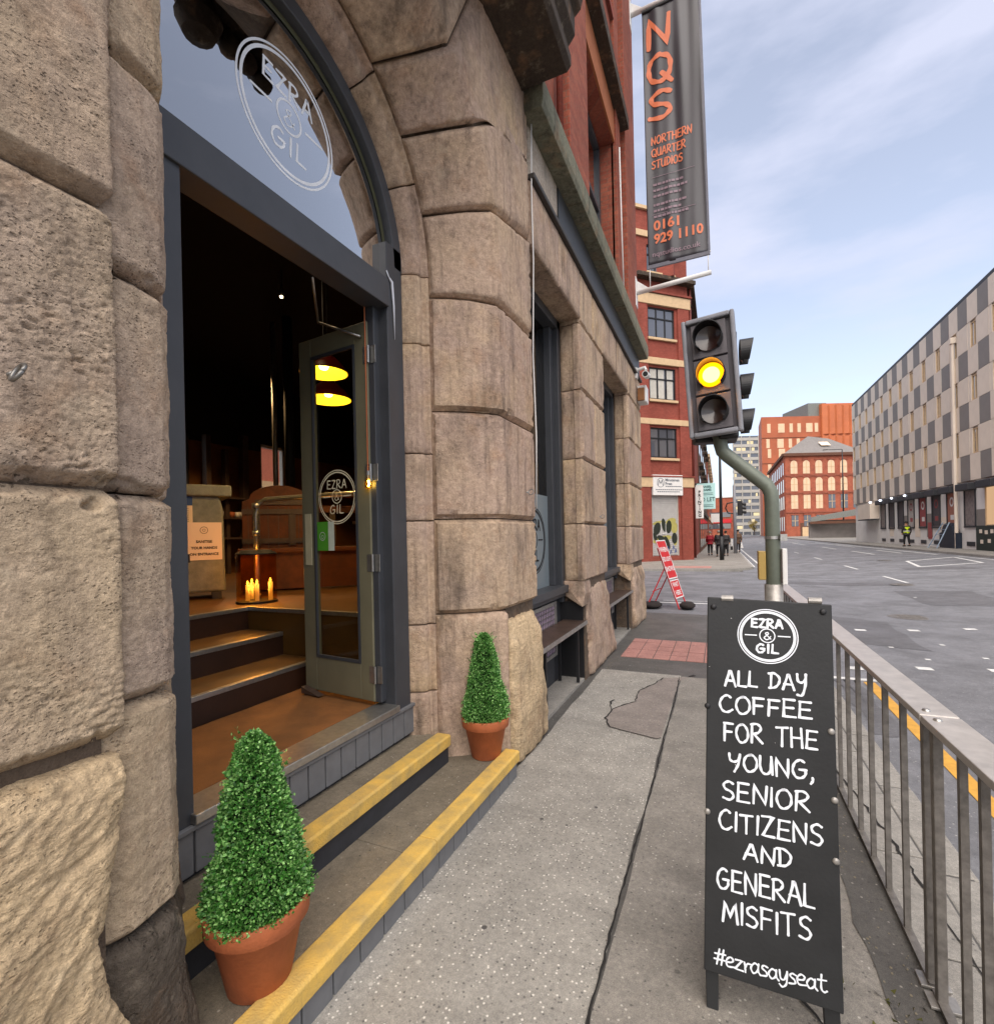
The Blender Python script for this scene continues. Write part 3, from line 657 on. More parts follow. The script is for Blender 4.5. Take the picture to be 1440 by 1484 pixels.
# --- voussoirs: splay soffit and stepped front in one stone
def vous(a0, a1, B, mirror=False, mat=st_right, seed=0, sa=.5):
    g = .007
    a0 += g; a1 -= g
    L = [0]; 
    for p, q in zip(B, B[1:]): L.append(L[-1] + math.hypot(q[0] - p[0], q[1] - p[1]))
    def edge(t):
        d = t * L[-1]
        for i in range(len(B) - 1):
            if d <= L[i + 1] + 1e-9: return lerp(B[i], B[i + 1], (d - L[i]) / (L[i + 1] - L[i]))
        return B[-1]
    def A(t, r):
        if isinstance(a0, float) and a0 < 0: pass
        a = a0 + (a1 - a0) * t; return (CY + r * math.cos(a), CZ + r * math.sin(a)) if a >= 0 else (CY + r, CZ + r * a)
    def P(s, t):
        if s < sa:
            q = s / sa; bul = .035 * math.sin(PI * q); y, z = A(t, 1.235 - bul * .7); x = -1.79 + .39 * q + bul * .7
            a = a0 + (a1 - a0) * t; r = 1.09 - bul * .7
            yi, zi = (IY + r * math.cos(a), IZ + r * math.sin(a)) if a >= 0 else (IY + r, IZ + a / am * (3.34 - IZ))
            y, z = y * q + yi * (1 - q), z * q + zi * (1 - q)
        else:
            q = (s - sa) / (1 - sa); y, z = lerp(A(t, 1.235), edge(t), q); x = -1.4
        if mirror: y = 2 * CY - y
        return (x, y, z)
    stone(P, 1.1, (a1 - a0) * 1.25, 30, 22, mat, seed=seed, amp=.003, depth=.034, edge=.024, jg=.1, skirt=.05)
d2 = math.radians
am = (3.34 - CZ) / 1.235
YB = 3.955; cut = .012
for mir in (False, True):
    yB = YB if not mir else 2 * CY + 1.5
    vous(am, d2(20.5), [(yB, 3.34 + cut), (yB, 4.15)], mir, seed=10 + mir)
    vous(d2(20.5), d2(43), [(yB, 4.15 + cut * 2), (yB, 4.80 - cut), (3.44, 4.80 - cut)], mir, seed=12 + mir)
    vous(d2(43), d2(61.5), [(3.44, 4.80 + cut), (yB, 4.80 + cut), (yB, 5.36), (3.02, 5.36)], mir, seed=14 + mir)
    vous(d2(61.5), d2(80), [(3.0, 5.36), (2.3, 5.36)], mir, st_right, seed=16 + mir)
vous(d2(80), d2(100), [(2.28, 5.36), (1.80, 5.36)], False, st_shade, seed=18)  # darker crown stone, the shade under the hood put into its colour
# --- inner order of the arch, next to the frame
INN = [(-1.98, .785), (-1.93, .80), (-1.86, .835), (-1.84, .86), (-1.84, .895), (-1.80, .905)]
def prof(q):
    k = q * (len(INN) - 1); i = min(int(k), len(INN) - 2); return lerp(INN[i], INN[i + 1], k - i)
for k, (z0, z1) in enumerate(zip([.17, .62, 1.08, 1.79, 2.25, 3.0], [.62, 1.08, 1.79, 2.25, 3.0, 3.47])):
    stone(lambda s, t: (prof(s)[0], CY + prof(s)[1], z0 + .004 + (z1 - z0 - .008) * t), .26, z1 - z0, 14, 12, st_right, seed=30 + k, edge=.008, depth=.006, amp=.004, skirt=.03)
for k in range(6):
    a0, a1 = k * PI / 6, (k + 1) * PI / 6
    def P(s, t, a0=a0, a1=a1):
        a = a0 + .005 + (a1 - a0 - .01) * t; x, r = prof(s); return (x, IY + (r + .19) * math.cos(a), IZ + (r + .19) * math.sin(a))
    stone(P, .26, .44, 14, 12, st_right if k < 5 else st_left, seed=40 + k, edge=.008, depth=.006, amp=.003, skirt=.03)
# --- splay foot beside the upper step (smooth brown) and the rock-faced plinth
stone(splayP(.0, 1.14 - G, yB=3.30, sa=.9), .6, 1.1, 26, 30, st_right, seed=51, amp=.007, edge=.03, depth=.03)
def rockr(k, f):
    return lambda p, off: k * noise.fractal(Vector((p.x * f, p.y * f + p.z * f * .7, p.z * f * 1.4)) + off, .9, 2.1, 4) + .45 * k * (noise.noise(Vector((p.y * 2.4, p.z * 3 + p.y * 2, 0)) + off))
def plinth(y0, y1, top, xt, xb, seed, nm=26, mat=st_base, yb0=0, yb1=0, base=-.02):
    def P(s, t):
        z = base + (top - base) * t
        f = (1 - t) ** 1.3
        y = (y0 - yb0 * f) + ((y1 + yb1 * f) - (y0 - yb0 * f)) * s
        e = min(s, 1 - s) * (y1 - y0)
        x = xt + (xb - xt) * min(1, (1 - t) * 5) * (1 - .25 * t) - max(0, .1 - e) * .5
        return (x, y, z)
    stone(P, y1 - y0, top, nm, nm + 6, mat, seed=seed, amp=.006, edge=.05, depth=.07, rough=rockr(.022, 3), skirt=.16)
plinth(3.27, 3.98, 1.10, -1.43, -1.345, 53, yb1=.16, yb0=-.0)
# --- piers 2 and 3 (dressed blocks with side reveals)
def blocks(y0, y1, zs, seed, split):
    for k, (z0, z1) in enumerate(zip(zs, zs[1:])):
        cuts = [y0, y1] if k % 2 == split else [y0, y0 + (y1 - y0) * .52, y1]
        for j, (a, b) in enumerate(zip(cuts, cuts[1:])):
            stone(lambda s, t: (-1.4, a + .006 + (b - a - .012) * s, z0 + .007 + (z1 - z0 - .014) * t), b - a, z1 - z0, 8, 10, st_right, seed=seed + k * 3 + j, edge=.024, depth=.036, crisp=True, jg=.08)
        # reveal stone facing the camera
        zr0, zr1 = z0, z1
        stone(lambda s, t: (-1.66 + .235 * s, y0 + .03 - .012 * s, zr0 + .004 + (zr1 - zr0 - .008) * t), .24, z1 - z0, 8, 10, st_right, seed=seed + 40 + k, edge=.012, depth=.012, ref=Vector((0, -1, 0)))
    return
zs2 = [1.14, 1.80, 2.55, 3.34, 4.10, 4.69]
blocks(5.58, 6.80, zs2, 60, 1); blocks(8.82, 10.28, zs2, 110, 0)
plinth(5.62, 6.85, 1.10, -1.44, -1.39, 150, 18, st_right, yb1=.55, yb0=-.12); plinth(8.86, 10.3, 1.10, -1.44, -1.36, 152, 18, st_right, yb1=.05, yb0=-.08)
for y0 in (5.585, 8.83):                                  # sloped shoulder on the window side
    obj('shoulder_stone', MB().poly([(-1.68, y0, 1.14), (-1.68, y0, .98), (-1.42, y0 - .12, .86), (-1.40, y0 - .06, 1.0), (-1.43, y0, 1.14)], (0, .3, 0)), st_right, SB, bevel=.01)
# --- lintel course over the windows, light stretch of frieze, dark fascia, ledge
for a, b in ((3.98, 4.78), (4.79, 5.6), (6.8, 7.8), (7.81, 8.84)):
    stone(lambda s, t: (-1.402, a + (b - a) * s, 4.145 + .54 * t), b - a, .54, 8, 6, st_right, seed=int(a * 10), edge=.012, depth=.012, skirt=.02)
obj('lintel_soffit', MB().box((-1.72, 3.96, 4.15), (-1.425, 5.62, 4.6)), st_right, SB)
obj('lintel_soffit', MB().box((-1.72, 6.82, 4.15), (-1.425, 8.86, 4.6)), st_right, SB)
stone(lambda s, t: (-1.415, 3.99 + .82 * s, 4.70 + .46 * t), .8, .46, 8, 8, st_up, seed=200, edge=.01, depth=.01)
obj('fascia_panel', MB().box((-1.5, 4.82, 4.74), (-1.405, 10.28, 5.15)), pbr('slate fascia', '#383a3c', .5, var=.45, vs=3, bump=.15, rv=.15), SB, bevel=.004)
obj('fascia_rail', MB().box((-1.5, 3.97, 4.685), (-1.36, 10.3, 4.735)), pbr('fascia rail', '#3c3733', .6, bump=.2), SB, bevel=.01)
y = 3.86; R = random.Random(2)
while y < 10.2:
    l = min(1.3, 10.42 - y)
    obj('ledge_stone', MB().poly([(-1.6, y + .003, 5.16), (-1.25, y + .003, 5.16), (-1.235, y + .003, 5.22), (-1.235, y + .003, 5.40), (-1.30, y + .003, 5.46), (-1.6, y + .003, 5.50)], (0, l - .006, 0)), st_cornice, SB, bevel=.006)
    y += l
# --- door hood: heavy moulded cornice over the arch
hp = [(-1.5, 5.30), (-1.02, 5.30), (-.985, 5.34), (-.985, 5.42), (-1.02, 5.44), (-1.0, 5.50), (-.95, 5.56), (-.95, 5.70), (-.90, 5.74), (-.87, 5.86), (-.87, 6.0), (-1.5, 6.1)]
for y0, y1 in ((-.2, 1.3), (1.304, 2.7), (2.704, 3.82)):
    obj('hood_stone', MB().poly([(x, y0, z) for x, z in hp], (0, y1 - y0, 0)), st_hood, SB, bevel=.006)
# carved keystone console under the hood, unseen lobes added to darken fanlight reflection
kc = MB()
for i, (y0, y1, x1, zb) in enumerate(((1.72, 2.52, -1.12, 4.98), (1.78, 2.46, -1.02, 5.08))): kc.box((-1.44, y0, zb), (x1, y1, 5.29 + .002 * i))
for i in range(7):
    for j in range(3):
        yy, zz_, xx = 1.74 + i * .125, 4.86 - .03 * (i > 4) + .10 * j + .03 * (i % 2), -1.16 + .06 * j
        kc.lathe([(0, -.07)] + [(.07 * math.sin(a), -.07 * math.cos(a)) for a in (.5, 1, 1.5, 2, 2.6)] + [(0, .07)], (xx, yy, zz_), 10)
kc.lathe([(0, -.13), (.09, -.09), (.13, 0), (.10, .09), (0, .13)], (-1.15, 2.04, 4.84), 14)
o = obj('carved_keystone', kc, st_hood, SB, smooth=True); o.data.set_sharp_from_angle(angle=.7)
# --- wall core behind everything
core = MB()
core.box((-2.02, 2.91, -.1), (-1.91, 3.94, 3.5)); core.box((-1.87, 3.10, -.1), (-1.72, 3.94, 3.6)); core.box((-1.73, 3.36, -.1), (-1.45, 3.94, 4.2)); core.box((-1.60, 3.4, 4.1), (-1.45, 3.94, 5.5))
core.box((-2.02, -3, -.1), (-1.93, 1.20, 3.16)); core.box((-2.02, -3, 3.1), (-1.86, .86, 5.5)); core.box((-1.87, -3, -.1), (-1.5, .78, 5.5)); core.box((-1.51, -3, -.1), (-1.448, .74, 5.5))
core.box((-2.0, 5.62, -.1), (-1.44, 6.77, 5.2)); core.box((-2.0, 8.86, -.1), (-1.44, 10.26, 5.2))
core.box((-1.95, 3.93, 4.61), (-1.5, 10.26, 5.2)); core.box((-1.95, 3.93, 4.2), (-1.73, 10.26, 4.6))
obj('wall_core', core, st_core, SB)
cm = MB(); PR = [(9, -1.447), (1.275, -1.447), (1.14, -1.83), (1.10, -1.86), (1.02, -2.02), (9, -2.02)]
K = 40
def rout(a):
    c_, s_ = math.cos(a), math.sin(a); r = 99
    if c_ > 0: r = min(r, (3.93 - CY) / c_)
    if c_ < 0: r = min(r, (CY - .2) / -c_)
    if s_ > 1e-6: r = min(r, (5.5 - CZ) / s_)
    return r
def cp(i, j):
    a = PI * i / K; r, x = PR[j]
    if r == 9: r = rout(a)
    if r == 1.275 or j in (0, 5): return (x, CY + r * math.cos(a), CZ + r * math.sin(a))
    return (x, IY + r * math.cos(a), IZ + r * math.sin(a))
cm.grid(cp, K + 1, len(PR)); obj('arch_core', cm, st_core, SB)
# --- left pier
def weather(k):
    def f(p, off):
        m = noise.fractal(Vector((p.x, p.y, p.z)) * 5 + off, 1, 2, 3)
        c = noise.fractal(Vector((p.x * 40, p.y * 38, p.z * 70)) + off, .8, 2.2, 4)
        return -k * max(0, m * 1.2 + .25) * max(0, c) * 1.4 - k * .35 * max(0, noise.noise(p * 90 + off))
    return f
lz = [1.175, 1.815, 2.54, 3.29, 4.1]
for k, (z0, z1) in enumerate(zip(lz, lz[1:])):
    def P(s, t): 
        y = .14 + .645 * s; return (-1.4 - max(0, (s - .95) / .05) ** 2 * .012, y, z0 + .003 + (z1 - z0 - .006) * t)
    stone(P, .645, z1 - z0, 150 if k < 3 else 20, 150 if k < 3 else 20, st_left, seed=300 + k, edge=.034, depth=.045, es=3.5, amp=.006, freq=6, rough=weather([.008, .013, .004, .003][k]), skirt=.05)
    stone(lambda s, t: (-1.4, -1.5 + 1.62 * s, z0 + .012 + (z1 - z0 - .024) * t), 1.6, z1 - z0, 8, 8, st_left, seed=310 + k, edge=.03, depth=.04)
SP = [(-1.475, .69), (-1.450, .75), (-1.437, .80), (-1.449, .87), (-1.468, .925), (-1.50, .962), (-1.56, .99), (-1.70, 1.07), (-1.82, 1.13), (-1.86, 1.18), (-1.97, 1.235)]
def sprof(q):
    k = q * (len(SP) - 1); i = min(int(k), len(SP) - 2); return lerp(SP[i], SP[i + 1], k - i)
jz = [.0, .62, 1.245, 1.81, 2.40, 2.99, 3.9]
for k, (z0, z1) in enumerate(zip(jz, jz[1:])):
    g0 = .003; w = [.008, .004, .005, .005, .002, .002][k]
    stone(lambda s, t: (sprof(s)[0] + (.03 * (1 - t) if k == 0 else 0), sprof(s)[1] + (.05 * (1 - t) if k == 0 else 0), z0 + g0 + (z1 - z0 - 2 * g0) * t), .62, z1 - z0, 90, 110, st_dark if k == 0 else st_left, seed=330 + k, edge=.028, depth=.038, es=3.0, amp=.006 if k else .012, freq=7, rough=weather(w), skirt=.03)
# low rock-faced plinth of the left pier with strata running up to the right
def Pl(s, t):
    z = -.02 + 1.185 * t; f = max(0, (.62 - z)) * .16
    y = .10 + (.655 + .03 * math.sin(z * 7) + f) * s
    x = -1.375 - max(0, (t - .93) / .07) * .035 + .03 * (1 - t) - .35 * max(0, .06 - (1 - s) * .68) * 1.0
    return (x, y, z)
def strat(p, off):
    q = p.z - p.y * .75; w_ = noise.fractal(p * 3 + off, 1, 2, 3) * .25
    return .0065 * noise.fractal(Vector((p.x * 2, q * 15 + w_ * 4, p.y * 2.2)) + off, .65, 2.1, 6) + .003 * noise.fractal(p * 45 + off, .7, 2.1, 3) + .010 * noise.fractal(p * 4 + off, 1, 2, 4) + .003 * noise.noise(p * 60)
stone(Pl, .68, 1.18, 150, 230, st_base, seed=360, edge=.035, depth=.05, es=1.6, amp=.004, rough=strat, skirt=.12)
stone(lambda s, t: (-1.36, -1.5 + 1.58 * s, -.02 + 1.12 * t), 1.6, 1.1, 8, 8, st_base, seed=361, edge=.03, depth=.04)
# iron ring fixings
m_iron = pbr('galvanised ring', '#8c8a86', .4, .8, var=.4, vs=40)
def eye(y, z, r=.017, x=-1.395):
    mb = MB(); mb.tube([(x - .03, y, z), (x + .012, y, z)], .006, 8)
    mb.tube([(x + .012 + r + r * math.cos(a), y + r * .5 * math.sin(a), z + r * math.sin(a)) for a in [2 * PI * i / 20 for i in range(20)] + [0]], .0045, 8)
    obj('ring_bolt', mb, m_iron, SB, smooth=True)
eye(.556, 2.045, .019); eye(3.72, 2.02, .022); eye(6.35, 1.9, .022)
mb = MB(); mb.tube([(-1.39, 3.3 + .35, 3.75 - .2), (-1.385, 3.9, 5.2)], .004, 6)
# pale cable hanging down by the first window
cb = MB(); cb.tube([(-1.385, 3.985, 5.15), (-1.39, 3.985, 4.9), (-1.392, 3.975, 4.6), (-1.392, 3.975, 4.42), (-1.395, 3.985, 4.35), (-1.39, 3.98, 4.0), (-1.41, 3.975, 3.2), (-1.40, 3.985, 2.5), (-1.41, 3.975, 1.9)], .006, 8)
obj('cable', cb, m_white2, SB, smooth=True)

# --- windows between the piers
def shop_window(y0, y1, name_badge):
    f = MB(); X0, X1 = -1.83, -1.66
    f.box((X0, y1 - .10, .9), (X1, y1, 4.15)); f.box((X0, y0, .9), (X1, y0 + .08, 4.15)); f.box((X0, y0, 4.05), (X1, y1, 4.15)); f.box((X0 - .01, y0, 1.02), (X1 + .06, y1, 1.10)); f.box((X0, y0, .97), (X1 + .02, y1, 1.015))
    f.box((X0 + .02, y1 - .2, 1.1), (X1 - .06, y1 - .1, 4.05))
    o = obj('window_frame', f, m_frame, SB, bevel=.006)
    obj('pane', MB().box((-1.80, y0 + .08, 1.10), (-1.795, y1 - .2, 4.05)), g_win, SB)
    obj('frosted_film', MB().box((-1.79, y0 + .08, 1.10), (-1.788, y1 - .2, 2.12)), g_frost, SB)
    if name_badge:
        obj('window_badge', badge((-1.786, 4.95, 1.62), (0, 1, 0), (0, 0, 1), .36, .8), m_ink, SB)
    obj('stall_riser', MB().box((-1.86, y0 - .02, .0), (-1.72, y1 + .02, .98)), m_riser, SB)
    # pink grille panel with a wire mesh
    g = MB(); yy0, yy1 = y0 + .25, y1 - .28
    for a, b in (((-1.72, yy0, .34), (-1.68, yy0 + .04, .94)), ((-1.72, yy1 - .04, .34), (-1.68, yy1, .94)), ((-1.72, yy0 + .04, .90), (-1.68, yy1 - .04, .94)), ((-1.72, yy0 + .04, .34), (-1.68, yy1 - .04, .38))): g.box(a, b)
    obj('grille_frame', g, m_steel, SB)
    obj('grille_panel', MB().box((-1.719, yy0 + .04, .38), (-1.70, yy1 - .04, .90)), pbr('pink grille panel', '#a58fa2', .5, var=.25, vs=5), SB)
    w = MB(); n = int((yy1 - yy0) / .055)
    for i in range(1, n): w.box((-1.699, yy0 + i * .055, .38), (-1.694, yy0 + i * .055 + .005, .90))
    for i in range(1, 10): w.box((-1.693, yy0 + .04, .38 + i * .052), (-1.688, yy1 - .04, .385 + i * .052))
    obj('wire_mesh', w, m_steeld, SB)
shop_window(3.94, 5.62, True); shop_window(6.80, 8.86, False)
def bench(y0, y1, label):
    t = thing('bench', label, 'bench', (-1.5, (y0 + y1) / 2, .03), 'benches set in the window recesses')
    obj('seat', MB().box((-1.69, y0, .655), (-1.415, y1, .69)), m_wood, t, bevel=.006)
    obj('seat_edging', MB().box((-1.413, y0, .652), (-1.403, y1, .692)), m_steel, t)
    for y in (y0 + .25, y1 - .25):
        b = MB(); b.box((-1.69, y, .56), (-1.45, y + .03, .654)); b.box((-1.69, y, .04), (-1.66, y + .03, .56)); b.box((-1.48, y, .04), (-1.45, y + .03, .56))
        obj('leg', b, m_black, t)
bench(4.0, 5.62, 'dark slatted bench under the frosted window next to the doorway'); bench(6.95, 8.9, 'dark bench in the farther window recess before the pink paving')
for y0, y1 in ((4.14, 5.64), (7.4, 8.92)):
    slab('recess_slab', [(-1.74, y0 - .3), (-1.45, y0), (-1.45, y1), (-1.74, y1)], -.02, .03, m_flag)
obj('recess_lining', MB().box((-1.74, 5.60, 0), (-1.45, 5.66, .9)), m_black, SB)

# --- red brick upper storeys
bk = MB()
bk.box((-2.1, -3, 5.5), (-1.56, 6.45, 17)); bk.box((-2.1, 6.45, 5.5), (-1.56, 8.75, 6.0)); bk.box((-2.1, 8.75, 5.5), (-1.56, 10.45, 17)); bk.box((-2.1, 6.45, 8.45), (-1.56, 8.75, 10.6)); bk.box((-2.1, 6.45, 13.5), (-1.56, 8.75, 17))
obj('brick_wall', bk, m_brick, SB)
for y0, y1, x in ((5.55, 6.45, -1.46), (8.75, 9.15, -1.50), (9.35, 10.48, -1.44)):
    obj('brick_pilaster', MB().box((-1.60, y0, 5.48), (x, y1, 17)), m_brick, SB, bevel=.01)
obj('brick_pilaster', MB().box((-1.60, 2.2, 6.0), (-1.48, 4.2, 17)), m_brick, SB)
obj('window_sill', MB().box((-1.70, 6.45, 5.95), (-1.48, 8.75, 6.08)), m_brick2, SB)
for z0, z1 in ((6.08, 8.45), (10.7, 13.5)):
    f = MB(); f.box((-1.86, 6.45, z0), (-1.79, 6.55, z1)); f.box((-1.86, 8.65, z0), (-1.79, 8.75, z1)); f.box((-1.86, 7.55, z0), (-1.79, 7.63, z1)); f.box((-1.86, 6.5, z1 - .1), (-1.79, 8.7, z1)); f.box((-1.86, 6.5, z0 + 1.2), (-1.80, 8.7, z0 + 1.28))
    obj('window_frame', f, m_frame, SB); obj('pane', MB().box((-1.84, 6.5, z0), (-1.835, 8.7, z1)), g_far, SB)
obj('window_sill', MB().box((-1.70, 6.45, 10.58), (-1.50, 8.75, 10.7)), m_brick2, SB)
obj('brick_lintel', MB().box((-1.60, 6.45, 8.46), (-1.53, 8.75, 9.0)), pbr('rubbed orange brick', '#a4613a', .8, bump=.2, bs=20), SB)
obj('string_course', MB().box((-1.6, 6.45, 9.02), (-1.36, 9.3, 9.22)), st_hood, SB, bevel=.01)
mb = MB(); mb.tube([(-1.5, 5.28, 5.5), (-1.5, 5.28, 14)], .035, 10); obj('downpipe', mb, m_brick2, SB, smooth=True)
mb = MB(); mb.tube([(-1.45, 8.9, 6.0), (-1.46, 8.88, 7.0), (-1.44, 8.7, 8.3)], .012, 8); obj('cable', mb, m_white2, SB, smooth=True)
obj('cornice', MB().box((-1.7, -3, 16.6), (-1.2, 10.7, 17.2)), st_cornice, SB)
obj('end_wall', MB().box((-9.2, 10.20, 4.0), (-1.7, 10.44, 17)), m_brick, SB)
obj('end_wall', MB().box((-9.2, 10.18, -.1), (-2.0, 10.42, 4.0)), st_right, SB)
obj('back_wall', MB().box((-9.3, -3, 5.2), (-9.05, 10.4, 17)), m_brick, SB)
obj('roof', MB().box((-9.3, -3, 17.2), (-1.5, 10.5, 17.4)), m_riser, SB)

# --- door frame, fanlight, threshold
fr = MB()
fr.box((-2.05, 2.655, .36), (-1.93, 2.822, 3.6)); fr.box((-2.05, 1.18, .36), (-1.93, 1.305, 3.2)); fr.box((-2.07, 1.0, 3.17), (-1.915, 2.66, 3.35))
fr.box((-2.07, 2.60, .62), (-2.0, 2.66, 3.17))
def ringX(mb, x0, x1, r0_, r1_, a0=0, a1=PI, n=36):
    for rr, flip in ((None, 0),):
        vs = []
        for i in range(n + 1):
            a = a0 + (a1 - a0) * i / n
            for r, x in ((r0_, x0), (r1_, x0), (r1_, x1), (r0_, x1)): vs.append((x, IY + (r + .19) * math.cos(a), IZ + (r + .19) * math.sin(a)))
        mb.add(vs, [(4*i + j, 4*i + (j + 1) % 4, 4*i + 4 + (j + 1) % 4, 4*i + 4 + j) for i in range(n) for j in range(4)])
ringX(fr, -2.05, -1.93, .70, .79); 
obj('door_frame', fr, m_frame, SB, bevel=.005)
mb = MB(); ringX(mb, -2.03, -1.985, .655, .70); mb.box((-2.03, 2.69, 3.352), (-1.985, 2.738, 3.54)); obj('glazing_bead', mb, pbr('olive bead', '#55553f', .5), SB)
pane = [(-1.985, 1.0, 3.352), (-1.985, 2.70, 3.352)] + [(-1.985, IY + .858 * math.cos(a), IZ + .858 * math.sin(a)) for a in [PI * i / 40 for i in range(41)]]
fl = obj('fanlight', MB().poly(pane, (-.008, 0, 0)), g_fan, SB)
mbb = badge((-1.9848, 1.925, 3.85), (0, 1, 0), (0, 0, 1), .315, .55)
obj('badge_print', mbb, pbr('etched white film', '#e6ebf0', .8, bump=0), fl)
fc = MB().add([p for p in [(-1.9955, p[1], p[2]) for p in pane]], [tuple(range(len(pane)))])
obj('blind_film', fc, pbr('dark film', '#060606', .8, bump=0), SB)
th = MB(); th.box((-2.07, 1.29, .56), (-1.90, 2.66, .60)); obj('threshold', th, m_alu, SB, bevel=.004)
obj('threshold_base', MB().box((-2.1, 1.1, .3), (-1.955, 2.83, .559)), m_riser, SB)
obj('sill_lip', MB().box((-1.955, 1.15, .535), (-1.912, 2.86, .557)), m_tile, SB, bevel=.004)
y = 1.18
while y < 2.83:
    obj('riser_tile', MB().box((-1.956, y + .004, .36), (-1.925, min(y + .116, 2.85), .532)), m_tile, SB, bevel=.005); y += .12
m_flake = pbr('flaked white paint', '#c8ccd4', .7, var=.1)
mb = MB(); mb.tube([(-1.925, 2.675, 3.37), (-1.922, 2.70, 3.35), (-1.921, 2.715, 3.2), (-1.921, 2.72, 2.98)], [.004, .010, .007, .002], 6); mb.tube([(-1.922, 2.645, 3.40), (-1.922, 2.69, 3.34)], .004, 6)
obj('cable_end', mb, m_flake, SB, smooth=True)

# --- open door leaf
H0 = Vector((-2.03, 2.63, 0)); da = math.radians(97); de = Vector((-math.sin(da), -math.cos(da), 0)); dn = Vector((math.cos(da), -math.sin(da), 0))
if dn.y > 0: dn = -dn
def D(a, b, z): return H0 + de * a + dn * b + Vector((0, 0, z))
DW, Z0, Z1 = .68, .625, 3.08
dr = MB()
dr.box((.012, 0, Z0), (.125, .045, Z1), D); dr.box((DW - .125, 0, Z0), (DW, .045, Z1), D); dr.box((.125, 0, Z0), (DW - .125, .045, .86), D); dr.box((.125, 0, Z1 - .13), (DW - .125, .045, Z1), D)
door = obj('door', dr, m_door, SB, bevel=.005)
gb = MB()
for a, b in (((.125, .034, .86), (.14, .05, Z1 - .13)), ((DW - .14, .034, .86), (DW - .125, .05, Z1 - .13)), ((.14, .034, .86), (DW - .14, .05, .88)), ((.14, .034, Z1 - .15), (DW - .14, .05, Z1 - .13))): gb.box(a, b, D)
obj('glazing_bead', gb, m_frame, door)
obj('glass', MB().box((.125, .018, .86), (DW - .125, .024, Z1 - .13), D), g_door, door)
ctr = D(DW / 2, .0265, 1.965)
obj('badge_print', badge(ctr, -de, (0, 0, 1), .185, .55), pbr('cream door print', '#e3d9b8', .7, bump=0), door)
obj('pull_plate', MB().box((DW - .10, .046, 1.50), (DW - .035, .05, 1.86), D), pbr('cream plate', '#c2bc9c', .5), door)
st = obj('sticker', MB().box((DW - .245, .0265, 1.60), (DW - .135, .0275, 1.80), D), m_green, door)
obj('sticker', MB().box((DW - .305, .0265, 1.60), (DW - .247, .0275, 1.80), D), pbr('white sticker', '#cdd8c8', .7, bump=0), door)
ol = MB(); oc = D(DW - .19, .0285, 1.70); ring(ol, oc, -de, (0, 0, 1), .026, .030, 24); ring(ol, oc + Vector((0, 0, -.005)), -de, (0, 0, 1), .010, .013, 18)
obj('sticker_print', ol, m_white2, door)
for z in (.80, 1.52, 2.1, 2.86):
    hb = MB(); hb.tube([D(-.004, .05, z - .055), D(-.004, .05, z + .055)], .008, 8); hb.box((.006, .045, z - .055), (.045, .049, z + .055), D); hb.box((-.05, .03, z - .055), (-.008, .034, z + .055), D)
    obj('hinge', hb, m_alu, door)
ca = MB(); ca.box((.10, -.05, Z1 - .09), (.34, -.001, Z1 - .03), D)
obj('door_closer', ca, m_alu, door)
ca = MB(); ca.tube([D(.05, .06, 2.98), D(.40, .10, 3.14)], .008, 8); ca.tube([D(.40, .10, 3.14), Vector((-2.07, 2.15, 3.16))], .008, 8)
obj('closer_arm', ca, m_alu, door, smooth=True)
obj('door_wedge', MB().poly([D(DW - .02, .05, .605), D(DW - .02, .05, .65), D(DW - .2, .05, .605)], dn * .05), m_wood, SB)

# --- external steps
ES = thing('entrance_steps', 'two shallow grey steps with yellow nosings in front of the arched doorway', 'steps', (-1.6, 2.0, 0))
obj('lower_tread', MB().box((-1.82, -.6, -.05), (-1.345, 1.98, .165)), m_step, ES, bevel=.004)
obj('lower_tread', MB().box((-1.82, 1.984, -.05), (-1.345, 3.20, .165)), m_step, ES, bevel=.004)
obj('upper_tread', MB().box((-1.96, -.3, .1), (-1.705, 2.90, .335)), m_step, ES, bevel=.004)
obj('upper_riser', MB().box((-1.703, -.3, .166), (-1.692, 2.90, .29)), m_riser, ES)
for y0, y1 in ((-.6, .98), (.984, 2.1), (2.104, 3.205)):
    obj('nosing', MB().poly([(-1.405, y0, .166), (-1.318, y0, .166), (-1.312, y0, .112), (-1.30, y0, .112), (-1.30, y0, .176), (-1.312, y0, .184), (-1.405, y0, .182)], (0, y1 - y0, 0)), m_nos, ES, bevel=.005)
for y0, y1 in ((-.3, 1.5), (1.504, 2.905)):
    obj('nosing', MB().poly([(-1.775, y0, .336), (-1.688, y0, .336), (-1.684, y0, .280), (-1.672, y0, .280), (-1.672, y0, .346), (-1.684, y0, .353), (-1.775, y0, .351)], (0, y1 - y0, 0)), m_nos, ES, bevel=.005)
y = -.4
while y < 3.16:
    obj('riser_tile', MB().box((-1.344, y + .004, .0), (-1.318, y + .146, .109)), m_tile, ES, bevel=.005); y += .15
